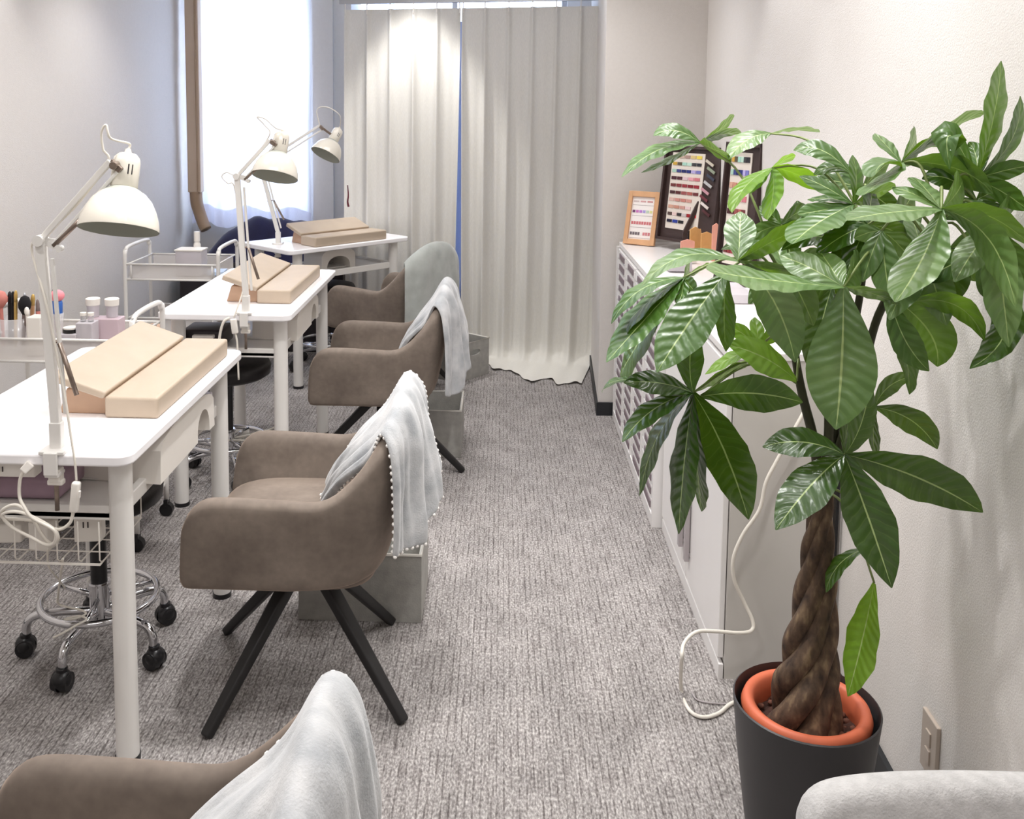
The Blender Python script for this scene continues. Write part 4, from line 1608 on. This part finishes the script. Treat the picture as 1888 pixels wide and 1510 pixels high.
ROWS = [[(226, 205, 190), (205, 180, 165), (170, 140, 130), (214, 190, 130), (236, 214, 90)],
        [(205, 165, 70), (90, 80, 60), (170, 214, 200), (190, 220, 205), (60, 60, 64), (40, 40, 48)],
        [(170, 205, 190), (60, 70, 130), (30, 40, 100), (40, 50, 120), (180, 170, 220), (120, 120, 190)],
        [(70, 30, 44), (80, 40, 50), (216, 190, 196), (226, 160, 170), (206, 120, 130)],
        [(110, 50, 50), (130, 50, 54), (150, 50, 60), (130, 30, 44), (150, 40, 54)],
        [(70, 34, 40), (90, 40, 44), (150, 80, 80), (170, 90, 84), (110, 50, 54)],
        [(216, 180, 170), (200, 140, 130), (196, 130, 120), (206, 150, 140)],
        [(206, 160, 140), (196, 140, 120), (200, 150, 140), (226, 200, 200)],
        [(90, 70, 66), (226, 200, 196), (50, 40, 44), (200, 190, 190), (150, 30, 40), (210, 50, 60)],
        [(24, 24, 50), (40, 60, 150), (28, 28, 34)]]


def swatch_board(name, label, corners, Yn, rows, extra=None, tips=True):
    """corners: bottom-left, bottom-right, top-left of the board as world points"""
    BL, BR, TL = [Vector(c) for c in corners]
    ux, uz = (BR - BL), (TL - BL)
    W_, H_ = ux.length, uz.length
    ux.normalize()
    uz.normalize()
    nrm = ux.cross(uz).normalized()
    t = thing(name, label, 'display', tuple(BL), 0)

    def slab(a0, b0, a1, b1, z0, z1, nm, m_, par=t):
        vs = []
        for z in (z0, z1):
            for (a, b2) in ((a0, b0), (a1, b0), (a1, b1), (a0, b1)):
                vs.append(BL + ux * (a * W_) + uz * (b2 * H_) + nrm * z)
        mb = MB()
        mb.add(vs, [(0, 3, 2, 1), (4, 5, 6, 7), (0, 1, 5, 4), (1, 2, 6, 5), (2, 3, 7, 6), (3, 0, 4, 7)])
        return mb.build(nm, m_, par, world=True)
    slab(0, 0, 1, 1, -.012, 0, 'back_board', BROWNF)
    for (a, b2, c, d) in ((0, 0, .035, 1), (.965, 0, 1, 1), (0, 0, 1, .03), (0, .97, 1, 1)):
        slab(a, b2, c, d, 0, .018, 'frame_edge', BROWNF)
    card = slab(.12, .13, .70, .93, .0005, .004, 'swatch_card', CREAMB)
    n = len(rows)
    for i, rw in enumerate(rows):
        zc = .93 - (i + .75) * (.8 / (n + .6))
        hh = H_ * .8 / (n + .6) * .42
        k = len(rw)
        ww = W_ * .52 / 6
        p0 = BL + ux * (W_ * .145) + uz * (H_ * zc) + nrm * .004
        mb = swatch_strip(card, p0, ux, uz, k, rw, ww * (6 / max(k, 5)), hh)
        mb.build('swatch_row', [colmat(c) for c in rw], card, world=True)
    if tips:
        rr = random.Random(3)
        cols = [(206, 196, 180), (150, 160, 140), (60, 64, 80), (190, 190, 190), (200, 150, 160), (110, 50, 60), (226, 216, 210), (80, 40, 44)]
        mb = MB()
        for i in range(8):
            mb.mi = i
            c = BL + ux * (W_ * (.80 + .04 * sin(i))) + uz * (H_ * (.84 - i * .072)) + nrm * .006
            v1 = (ux * .9 - uz * .45).normalized()
            v2 = nrm.cross(v1)
            vs = [c - v1 * .026 - v2 * .006, c + v1 * .026 - v2 * .006, c + v1 * .026 + v2 * .006, c - v1 * .026 + v2 * .006]
            vs += [v + nrm * .004 for v in vs]
            mb.add(vs, [(0, 3, 2, 1), (4, 5, 6, 7), (0, 1, 5, 4), (1, 2, 6, 5), (2, 3, 7, 6), (3, 0, 4, 7)])
        mb.build('nail_tip_fan', [colmat(c) for c in cols], t, world=True)
    return t


def aim(x, y, Y):
    return at(x, y, Y)


# big brown swatch stand: bottom edge rests on the cabinet
bl, br, tl = at(1213, 440, 4.50), at(1316, 462, 4.22), at(1232, 268, 4.55)
bl.z = max(bl.z, ZC + .004)
br.z = bl.z
swatch_board('swatch_stand', 'dark brown stand of nail colour swatches beside the wood framed chart', (bl, br, tl), 4.4, ROWS)
lg = MB()
# second stand nearer the plant
bl, br, tl = at(1324, 446, 3.62), at(1388, 470, 3.46), at(1346, 262, 3.67)
bl.z = ZC + .004
br.z = bl.z
swatch_board('swatch_stand', 'second dark swatch stand, partly behind the top leaves', (bl, br, tl), 4.0, [ROWS[1], ROWS[2], ROWS[7], ROWS[3], ROWS[5], [(236, 230, 230)] * 4, [(226, 220, 224)] * 4, ROWS[4]], tips=False)
# low tray leaning in front
tr_ = thing('brown_tray', 'small dark brown tray leaning before the swatch stand', 'tray', tuple(at(1280, 430, 4.3)))
a, b2, c = at(1262, 430, 4.34), at(1290, 372, 4.34), at(1330, 376, 4.28)
nr = (b2 - a).cross(c - b2).normalized()
MB().beam(a, b2, .02, .02).beam(b2, c, .02, .022).build('tray_rim', BROWNF, tr_, world=True, bev=.003)
z0_ = Vector((a.x, a.y, ZC))
MB().beam(z0_, a, .016, .016).build('tray_foot', BROWNF, tr_, world=True)

# wood framed colour chart
bl, br, tl = at(1150, 431, 4.58), at(1207, 436, 4.50), at(1162, 352, 4.62)
bl.z = ZC + .001
br.z = bl.z
fr_ = thing('framed_chart', 'small wood framed nail chart at the far end of the cabinet', 'picture frame', tuple(bl))
ux, uz = (br - bl), (tl - bl)
Wd, Hd_ = ux.length, uz.length
ux.normalize()
uz.normalize()
nm = ux.cross(uz).normalized()


def fslab(a0, b0, a1, b1, z0, z1, mb):
    vs = [bl + ux * (a * Wd) + uz * (b_ * Hd_) + nm * z for z in (z0, z1) for (a, b_) in ((a0, b0), (a1, b0), (a1, b1), (a0, b1))]
    mb.add(vs, [(0, 3, 2, 1), (4, 5, 6, 7), (0, 1, 5, 4), (1, 2, 6, 5), (2, 3, 7, 6), (3, 0, 4, 7)])


mb = MB()
for q in ((0, 0, .13, 1), (.87, 0, 1, 1), (.13, 0, .87, .10), (.13, .90, .87, 1)):
    fslab(*q, -.008, .012, mb)
mb.build('frame', WOODF, fr_, world=True, bev=.002)
mb = MB()
fslab(.12, .09, .88, .91, -.004, .002, mb)
pp = mb.build('chart_paper', PAPER, fr_, world=True)
chart = [(.80, [(206, 190, 190), (214, 170, 170), (206, 150, 150)], .02), (.60, [(110, 60, 110), (200, 120, 190), (190, 130, 210), (170, 160, 220), (190, 210, 190), (220, 220, 160)], .035),
         (.38, [(206, 120, 126)] * 8, .04), (.18, [(110, 100, 106)] * 4 + [(244, 238, 236)] + [(206, 130, 136)] * 3, .04)]
for zc, rw, hh in chart:
    mb = MB()
    for i, cc_ in enumerate(rw):
        mb.mi = i
        w_ = .66 / len(rw)
        if len(rw) == 8:
            w_ = .082
        fslab(.17 + i * w_, zc, .17 + i * w_ + w_ * .8, zc + hh * 1.4, .002, .003, mb)
    mb.build('chart_row', [colmat(cc_) for cc_ in rw], pp, world=True)
    mb = MB()
    fslab(.16, zc - .06, .84, zc - .052, .002, .0026, mb)
    mb.build('chart_line', CABGAP, pp, world=True)

# pink and gold ring cards
def card(label, px, py, Y, w, h, m_, rz, group=None, tooth=False):
    q = at(px, py, Y)
    t = thing('tip_card', label, 'card', (q.x, q.y, ZC), rz, 'small coloured cards on the cabinet')
    poly = [(-w / 2, 0), (w / 2, 0)]
    if tooth:
        for i in range(7):
            poly.append((w / 2 + (.004 if i % 2 else 0), h * (i + .5) / 7))
    poly += [(w / 2, h * .9), (0, h), (-w / 2, h * .93)]
    tf = Matrix(((1, 0, 0, 0), (0, 0, 1, 0), (0, 1, 0, 0), (0, 0, 0, 1)))
    MB().prism(poly, -.003, .003, tf).build('card_panel', m_, t, bev=.0008)
    MB().box((0, 0, .003), (w * 1.1, .03, .006)).build('card_foot', PLUGW, t, bev=.001)


card('peach pink card nearest the front edge of the cabinet', 1268, 440, 4.02, .07, .10, PINKP, .5)
card('gold scalloped card behind the peach card', 1282, 425, 4.16, .055, .135, GOLDP, .5, tooth=True)
card('tan card between the gold and rose cards', 1304, 418, 4.12, .055, .12, GOLDP, .3)
card('rose pink upright card beside the dark stand', 1321, 412, 4.05, .035, .165, PINKP, .2)
for i, (px, py, Y, w, d, h, lb) in enumerate([(1250, 470, 3.85, .09, .12, .045, 'clear low case on the cabinet before the cards'), (1330, 520, 3.2, .16, .22, .03, 'wide clear case on the near end of the cabinet')]):
    q = at(px, py, Y)
    tag(MB().box((max(q.x, .67), Y, ZC + (.003 if i == 0 else .02) + h / 2), (w, d, h)).build('clear_case', FROST, bev=.003), lb, 'case')

# cables at the cabinet, and a dark strip of gap shade
cbl = [at(1482, 760, 2.445), at(1460, 800, 2.44), at(1432, 850, 2.44), at(1412, 890, 2.44), at(1400, 940, 2.44), at(1370, 985, 2.44), at(1352, 1030, 2.44), at(1354, 1070, 2.44), at(1372, 1110, 2.44), at(1388, 1145, 2.43), at(1385, 1163, 2.42), at(1360, 1167, 2.40),
       at(1320, 1164, 2.38), at(1285, 1165, 2.36), at(1262, 1185, 2.33), at(1257, 1215, 2.28), atz(1256, 1270, .006), atz(1270, 1308, .006), atz(1295, 1322, .006), atz(1325, 1315, .006), atz(1350, 1296, .006), atz(1390, 1285, .006)]
tag(MB().tube(cbl, .0048, 8, 8).build('white_cable', CORD, smooth=True), 'white cable hanging down the cabinet end and looping onto the carpet', 'cable')
tag(MB().tube([atz(1275, 1275, .004), atz(1285, 1290, .004), atz(1310, 1296, .004), atz(1345, 1298, .004)], .002, 6).build('thin_cable', CABGAP, smooth=True), 'thin grey wire on the carpet behind the plant pot', 'cable')
tag(MB().tube([(.872, 2.462, .86), (.873, 2.462, .5), (.872, 2.462, .01)], .004, 6).build('gap_shade_strip', BLACK, smooth=True), 'dark strip added for the shade in the gap between cabinet and wall', 'cable')  # added strip, stands in for the dark gap beside the wall
# outlet on the right wall
q = at(1755, 1392, 1.85)
op = thing('wall_outlet', 'beige outlet plate low on the right wall', 'outlet', (XR(q.y) - .004, q.y, .24))
rot = atan2(-.0325, 1)
MB().box((XR(1.86) - .004, 1.86, .245), (.008, .072, .12), rot).build('outlet_plate', OUTLET, op, world=True, bev=.002)
MB().box((XR(1.86) - .009, 1.86, .262), (.004, .022, .028), rot).box((XR(1.86) - .009, 1.86, .225), (.004, .022, .028), rot).build('socket_face', OUTLET, op, world=True, bev=.001)

# ------------------------------------------------------------------ grey upholstered chair, bottom right
gc = thing('grey_chair', 'light grey fabric chair cut off at the bottom right corner', 'chair', (.64, .82, 0), 0)


def gback(u, v):
    # curved shell seen from behind: u across, v up
    a = (u - .5) * 2
    x = .585 + a * .255 * (1 - .12 * max(0, 1 - v) ** 1.5)
    zt_ = .766 - .012 * abs(a) ** 4
    y = 1.035 - .02 * a * a + .03 * v
    return Vector((x, y, .42 + (zt_ - .42) * v))


def gshell():
    prof = []
    n = 40
    rows = []
    for i in range(n + 1):
        u = i / n
        a = (u - .5) * 2
        edge = 1 - abs(a) ** 20 * .10
        row = []
        for (o, v) in ((0, 0), (0, .3), (0, .6), (0, .85), (-.003, .95), (-.012, 1.0), (-.03, 1.015), (-.05, 1.0), (-.058, .94), (-.06, .6), (-.06, .3), (-.06, 0)):
            p = gback(u, v * edge if v > .5 else v)
            p.y += o
            row.append(p)
        rows.append(row)
    return rows


rows = gshell()
mb = MB()
n = len(rows[0])
vs = [v for r in rows for v in r]
fs = []
for i in range(len(rows) - 1):
    for j in range(n - 1):
        fs.append((i * n + j, (i + 1) * n + j, (i + 1) * n + j + 1, i * n + j + 1))
    fs.append((i * n + n - 1, (i + 1) * n + n - 1, (i + 1) * n, i * n))
fs.append(tuple(range(n)))
fs.append(tuple((len(rows) - 1) * n + j for j in reversed(range(n))))
mb.add(vs, fs)
mb.build('backrest', GREYF, gc, world=True, smooth=True, sub=1)
MB().prism(rrect(.36, .60, .80, 1.0, .08), .38, .47).build('seat', GREYF, gc, world=True, bev=.02, smooth=True)
for sx in (.40, .76):
    for sy in (.64, .98):
        MB().cyl((sx, sy, .38), (sx, sy, 0), .016, .011, 12).build('leg', BLACKM, gc, world=True, smooth=True, auto=40)

# ------------------------------------------------------------------ money tree
PY = 1.85
pc = at(1490, 1318, PY)
pcx = pc.x - .005
pl = thing('money_tree', 'tall green money tree with braided trunk beside the right wall', 'plant', (pcx, PY, 0))
pot = thing('outer_pot', 'charcoal outer pot holding the orange pot of the money tree', 'plant pot', (pcx, PY, 0))
zr = .335
MB().lathe([(.092, 0), (.098, .01), (.112, .10), (.128, .22), (.1385, zr - .01), (.1395, zr), (.1365, zr + .002), (.134, zr - .01), (.122, .2), (.10, .02), (.002, .012)], 56, (pcx, PY, 0), cap=False).build('pot_wall', POTG, pot, world=True, smooth=True, auto=60)
ip = thing('inner_pot', 'orange plastic nursery pot set inside the charcoal pot', 'plant pot', (pcx, PY, .02))
MB().lathe([(.085, .022), (.098, .15), (.108, zr - .045), (.112, zr - .03), (.1225, zr - .026), (.1235, zr - .014), (.119, zr - .002), (.110, zr + .002), (.100, zr - .004), (.096, zr - .03), (.090, .2)], 56, (pcx, PY, 0), cap=False).build('pot_wall', TERRA, ip, world=True, smooth=True)


def soilf(u, v):
    a = u * 2 * pi
    x, y = cos(a) * v * .094, sin(a) * v * .094
    return Vector((pcx + x, PY + y, zr - .045 + .012 * noise.noise(Vector((x * 40, y * 40, 0)))))


so = MB().grid(soilf, 40, 12).build('potting_soil', SOIL, smooth=False)
tag(so, 'dark brown soil in the orange pot of the money tree', 'soil', kind='stuff')
mb = MB()
rr = random.Random(4)
for i in range(70):
    a, r = rr.uniform(0, 2 * pi), .09 * sqrt(rr.random())
    mb.ball((pcx + cos(a) * r, PY + sin(a) * r, zr - .042), rr.uniform(.004, .009), 6, (1, 1, .7))
tag(mb.build('bark_chips', mat('brown_chips', srgb(112, 72, 58), .9, noise_amt=.3, nscale=50), smooth=True), 'brown bark chips scattered over the soil', 'bark chips', kind='stuff')

# braided trunk: five strands twisting round a centre line
CL = [at(1481, 1345, PY), at(1487, 1260, PY), at(1496, 1180, PY), at(1505, 1080, PY), at(1509, 1000, PY), at(1514, 930, PY), at(1522, 860, PY)]
CL[0].z = zr - .06
CLs = catmull(CL, 12)
NS = 5
for s in range(NS):
    pts = []
    k = len(CLs)
    for i, c in enumerate(CLs):
        t_ = i / (k - 1)
        rad = .040 * (1 - t_) ** 2.2 + .0125 - .003 * t_
        an = 2 * pi * s / NS + t_ * 7.5 + .6
        rad *= 1 + .16 * sin(2 * an + 4 * t_)
        pts.append(c + Vector((cos(an) * rad, sin(an) * rad, 0)))
    MB().tube(pts, lambda t_: .0165 * (1 - t_) ** 1.3 + .0115 - .002 * t_ + .0008 * sin(t_ * 40), 12, 2).build('trunk_strand', BARK, pl, world=True, smooth=True)
# green stems
STEMS = [
    [at(1512, 900, PY), at(1500, 810, PY - .01), at(1480, 730, PY - .03), at(1466, 655, PY - .05), at(1462, 600, PY - .07), at(1452, 540, PY - .08)],
    [at(1520, 880, PY), at(1528, 800, PY - .03), at(1527, 700, PY - .05), at(1530, 600, PY - .08), at(1545, 545, PY - .12)],
    [at(1526, 870, PY), at(1538, 800, PY), at(1548, 700, PY), at(1575, 600, PY - .04), at(1592, 500, PY - .08), at(1600, 420, PY - .1)],
    [at(1528, 880, PY), at(1560, 790, PY - .02), at(1590, 690, PY - .05), at(1620, 580, PY - .1), at(1680, 480, PY - .2), at(1730, 410, PY - .28)],
]
for i, s in enumerate(STEMS):
    MB().tube(s, lambda t_: .0105 - .005 * t_, 8, 6).build('stem', STEMG, pl, world=True, smooth=True)
STP = [p for s in STEMS for p in catmull(s, 4)]
CAMP = Vector((0, 0, CAMH))


def leaflet(mb, P0, P2, P1, wpx, Y, fold=.16, Lmin=.45):
    """P0 base, P1 passing point, P2 tip. Real width from the leaf length; turned until it shows wpx."""
    ctrl = P1 * 2 - (P0 + P2) / 2
    L = (P1 - P0).length + (P2 - P1).length
    wv = wpx * Y / F
    wr = max(wv, Lmin * L)
    ca = min(1, wv / wr)
    sa = sqrt(max(0, 1 - ca * ca))
    n = 14
    base = len(mb.v)
    prev = None
    for i in range(n + 1):
        t_ = i / n
        p = P0 * (1 - t_) ** 2 + ctrl * 2 * t_ * (1 - t_) + P2 * t_ * t_
        tg = ((ctrl - P0) * (1 - t_) + (P2 - ctrl) * t_)
        if tg.length < 1e-6:
            tg = P2 - P0
        tg.normalize()
        vd = (CAMP - p).normalized()
        perp = tg.cross(vd)
        if perp.length < .05 and prev is not None:
            perp = prev
        perp.normalize()
        if prev is not None and perp.dot(prev) < 0:
            perp = -perp
        prev = perp
        dp = tg.cross(perp).normalized()
        if dp.z < 0:
            dp2 = -dp
        else:
            dp2 = dp
        wd = (perp * ca + dp * sa).normalized()
        nr = wd.cross(tg).normalized()
        if nr.z < 0 and abs(nr.z) > .15:
            nr = -nr
        elif abs(nr.z) <= .15 and nr.dot(vd) < 0:
            nr = -nr
        w = wr / 2 * max(0, sin(pi * min(1, .02 + .98 * t_ ** 1.22))) ** .82
        w = max(w, .0012)
        rip = .05 * sin(t_ * 23 + P0.x * 40)
        for k, a in enumerate((-1, -.66, -.33, -.06, .06, .33, .66, 1)):
            mb.v.append(p + wd * (w * a) + nr * (w * fold * (abs(a) ** 1.3) - w * .16 * (abs(a) ** 3) + w * rip * abs(a)))
            mb.uv[base + i * 8 + k] = (a, t_ * L / .25 * .62)
    for i in range(n):
        for k in range(7):
            a = base + i * 8 + k
            mb.f.append((a, a + 1, a + 9, a + 8))
            mb.m.append(0)


def cluster(hub, Y, leaves, kind='m', stem=True, sp=None):
    """hub pixel; leaves = (tipx, tipy, width px, dY at tip, midx, midy)"""
    P0 = at(hub[0], hub[1], Y)
    mb = MB()
    for lf in leaves:
        tx, ty, w = lf[:3]
        dY = lf[3] if len(lf) > 3 else 0
        P2 = at(tx, ty, Y + dY)
        if len(lf) > 5:
            P1 = at(lf[4], lf[5], Y + dY * .45)
        else:
            P1 = (P0 + P2) / 2 + Vector((0, 0, .06 * (P2 - P0).length))
        start = P0
        leaflet(mb, start, P2, P1, w, Y)
    o = mb.build('leaf_cluster', LEAFS[kind], pl, world=True, smooth=True)
    if stem:
        q = sp if sp is not None else min(STP, key=lambda s: (s - P0).length + max(0, s.z - P0.z) * .8)
        md = (P0 + q) / 2 + Vector((0, 0, .03 + .1 * (P0 - q).length))
        MB().tube([q, md, P0], lambda t_: .0028 - .0008 * t_, 6, 6).build('petiole', PETI, o, world=True, smooth=True)
    return o


CLUSTERS = [
    # upper left cluster over the swatch stand
    ((1291, 263), 2.02, [(1205, 250, 28, -.02, 1246, 241), (1146, 327, 24, -.05, 1213, 277), (1182, 319, 12, -.03, 1236, 294), (1354, 214, 18, .08, 1326, 240), (1366, 246, 18, .05, 1330, 248), (1341, 282, 26, -.14, 1318, 276)]),
    ((1421, 246), 1.95, [(1343, 294, 36, -.06, 1378, 258), (1510, 244, 9, .08, 1465, 239)]),
    ((1423, 310), 1.85, [(1350, 392, 30, -.08, 1376, 342), (1415, 405, 34, -.1, 1426, 352), (1545, 362, 32, -.02, 1470, 322), (1456, 298, 20, .1, 1440, 300), (1383, 357, 16, -.02, 1400, 335)]),
    # top centre
    ((1662, 300), 1.62, [(1614, 246, 22, .06, 1634, 268), (1690, 252, 30, .12, 1680, 272), (1741, 272, 25, .05, 1705, 270), (1806, 216, 22, .05, 1752, 236), (1614, 322, 30, -.1, 1628, 302), (1591, 360, 25, -.12, 1628, 330), (1831, 357, 46, -.1, 1760, 310)]),
    ((1571, 322), 1.75, [(1463, 277, 34, .04, 1515, 277), (1500, 322, 24, .05, 1532, 308)]),
    ((1573, 377), 1.66, [(1572, 286, 25, .05, 1579, 330), (1474, 325, 26, .03, 1522, 345), (1489, 368, 14, .06, 1530, 366), (1471, 395, 34, -.02, 1515, 388), (1461, 450, 52, -.12, 1510, 410), (1651, 345, 24, .06, 1612, 358)]),
    # big star right
    ((1736, 386), 1.44, [(1561, 406, 36, -.06, 1640, 392), (1646, 345, 26, .08, 1690, 360), (1686, 327, 28, .10, 1708, 350), (1775, 333, 44, .12, 1762, 358), (1902, 455, 42, -.03, 1822, 398), (1873, 567, 56, -.12, 1822, 440), (1651, 557, 74, -.10, 1700, 478)]),
    # main front cluster
    ((1555, 529), 1.50, [(1541, 792, 124, -.02, 1552, 668), (1303, 497, 38, -.05, 1400, 514), (1438, 472, 50, .06, 1490, 492), (1511, 462, 52, .10, 1530, 490), (1590, 472, 40, .1, 1578, 498), (1655, 562, 24, .03, 1605, 540)]),
    ((1361, 481), 1.62, [(1365, 390, 60, .08, 1364, 430), (1182, 528, 30, -.02, 1262, 472), (1492, 412, 38, .06, 1425, 445), (1528, 530, 26, .06, 1450, 500)]),
    ((1340, 500), 1.66, [(1211, 686, 84, -.06, 1274, 590), (1338, 648, 42, .04, 1335, 570)]),
    ((1374, 488), 1.64, [(1466, 668, 76, -.04, 1432, 565)]),
    ((1260, 512), 1.74, [(1127, 597, 26, -.03, 1180, 535), (1118, 668, 46, -.08, 1188, 590), (1122, 655, 26, .0, 1170, 580), (1272, 487, 18, .1, 1266, 500), (1306, 492, 13, .08, 1284, 500), (1250, 562, 22, -.05, 1258, 538), (1290, 545, 28, -.08, 1275, 530), (1143, 692, 40, .10, 1185, 620)]),
    # lower left
    ((1278, 724), 1.74, [(1150, 706, 44, -.02, 1215, 706), (1147, 815, 40, -.05, 1205, 755), (1282, 600, 52, .06, 1272, 665), (1179, 914, 30, .0, 1215, 800), (1251, 985, 50, -.06, 1262, 850), (1293, 943, 32, .02, 1285, 850), (1380, 958, 84, -.05, 1335, 830), (1374, 678, 20, .08, 1335, 690), (1110, 722, 12, .05, 1160, 700)]),
    ((1292, 731), 1.74, [(1480, 742, 68, -.04, 1385, 725)]),
    ((1469, 702), 1.76, [(1342, 636, 56, -.04, 1410, 660)]),
    ((1400, 640), 1.9, [(1340, 600, 30, .0), (1392, 585, 26, .05), (1300, 690, 22, .03), (1452, 600, 30, .02)]),
    # lower front
    ((1557, 838), 1.56, [(1406, 824, 56, .03, 1480, 815), (1430, 977, 78, -.06, 1495, 895), (1644, 1084, 86, -.08, 1598, 945), (1812, 945, 84, -.02, 1690, 880), (1604, 702, 46, .06, 1588, 780), (1572, 760, 26, .08, 1560, 800)]),
    ((1612, 751), 1.78, [(1728, 828, 50, .0, 1680, 775), (1685, 694, 32, .02, 1640, 712), (1612, 838, 24, .03, 1610, 795)]),
    ((1600, 1010), 1.80, [(1523, 1092, 28, .0, 1548, 1040)]),
    ((1612, 1075), 1.76, [(1563, 1284, 60, -.02, 1590, 1180)]),
    # right side, below the star
    ((1640, 545), 1.64, [(1713, 684, 52, -.05, 1668, 625), (1676, 727, 34, .04, 1668, 640), (1728, 676, 84, .03, 1712, 610)]),
    ((1668, 560), 1.56, [(1815, 628, 42, -.03, 1760, 562)]),
    ((1800, 470), 1.55, [(1788, 680, 56, -.05, 1858, 590), (1850, 560, 60, -.02, 1832, 520), (1700, 520, 46, .05, 1750, 490)]),
    # upper right
    ((1800, 330), 1.56, [(1846, 112, 36, .03, 1832, 215), (1881, 177, 26, .02, 1864, 260), (1902, 305, 34, -.02, 1850, 315), (1896, 388, 40, -.06, 1850, 355), (1751, 312, 44, -.02, 1752, 250), (1786, 262, 40, .05, 1800, 290)]),
    # inner leaves, many with their shade put into a darker green
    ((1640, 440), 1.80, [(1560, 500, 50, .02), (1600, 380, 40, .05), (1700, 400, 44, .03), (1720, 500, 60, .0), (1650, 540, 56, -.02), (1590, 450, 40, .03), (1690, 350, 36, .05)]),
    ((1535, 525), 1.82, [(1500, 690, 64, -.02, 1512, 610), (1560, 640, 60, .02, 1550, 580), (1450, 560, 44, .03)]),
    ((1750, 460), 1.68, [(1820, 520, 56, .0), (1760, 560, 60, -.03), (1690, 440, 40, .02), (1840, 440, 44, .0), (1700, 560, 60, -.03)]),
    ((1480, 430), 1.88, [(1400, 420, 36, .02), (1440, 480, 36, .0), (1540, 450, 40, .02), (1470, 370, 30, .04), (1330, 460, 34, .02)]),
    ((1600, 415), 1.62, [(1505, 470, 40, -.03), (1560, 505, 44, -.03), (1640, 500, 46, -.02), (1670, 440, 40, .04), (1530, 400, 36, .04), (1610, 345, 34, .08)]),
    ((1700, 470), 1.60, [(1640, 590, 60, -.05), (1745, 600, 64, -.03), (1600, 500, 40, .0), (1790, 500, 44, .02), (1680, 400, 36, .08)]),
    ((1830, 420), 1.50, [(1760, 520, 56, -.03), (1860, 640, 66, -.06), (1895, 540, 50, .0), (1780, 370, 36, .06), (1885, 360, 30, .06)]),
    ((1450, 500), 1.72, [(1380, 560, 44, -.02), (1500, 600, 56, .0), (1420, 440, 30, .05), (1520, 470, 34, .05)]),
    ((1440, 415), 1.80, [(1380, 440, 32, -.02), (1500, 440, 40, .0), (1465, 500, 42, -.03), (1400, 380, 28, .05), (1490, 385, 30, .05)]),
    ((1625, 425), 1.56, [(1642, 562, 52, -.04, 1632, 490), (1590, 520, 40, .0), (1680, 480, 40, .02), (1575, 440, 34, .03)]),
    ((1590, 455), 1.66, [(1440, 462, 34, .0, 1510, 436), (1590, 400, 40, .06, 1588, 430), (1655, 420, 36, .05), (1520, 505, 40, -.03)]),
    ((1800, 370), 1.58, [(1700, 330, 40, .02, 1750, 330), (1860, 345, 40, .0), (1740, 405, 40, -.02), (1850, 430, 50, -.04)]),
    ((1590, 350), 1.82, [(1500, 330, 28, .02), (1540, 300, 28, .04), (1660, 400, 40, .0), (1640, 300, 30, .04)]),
]
KINDS = 'mpypmmpppmpmddyydddymydmdddddpppmpdd' + 'd' * 20  # upper clusters mostly get the lit green, lower and inner ones the shaded
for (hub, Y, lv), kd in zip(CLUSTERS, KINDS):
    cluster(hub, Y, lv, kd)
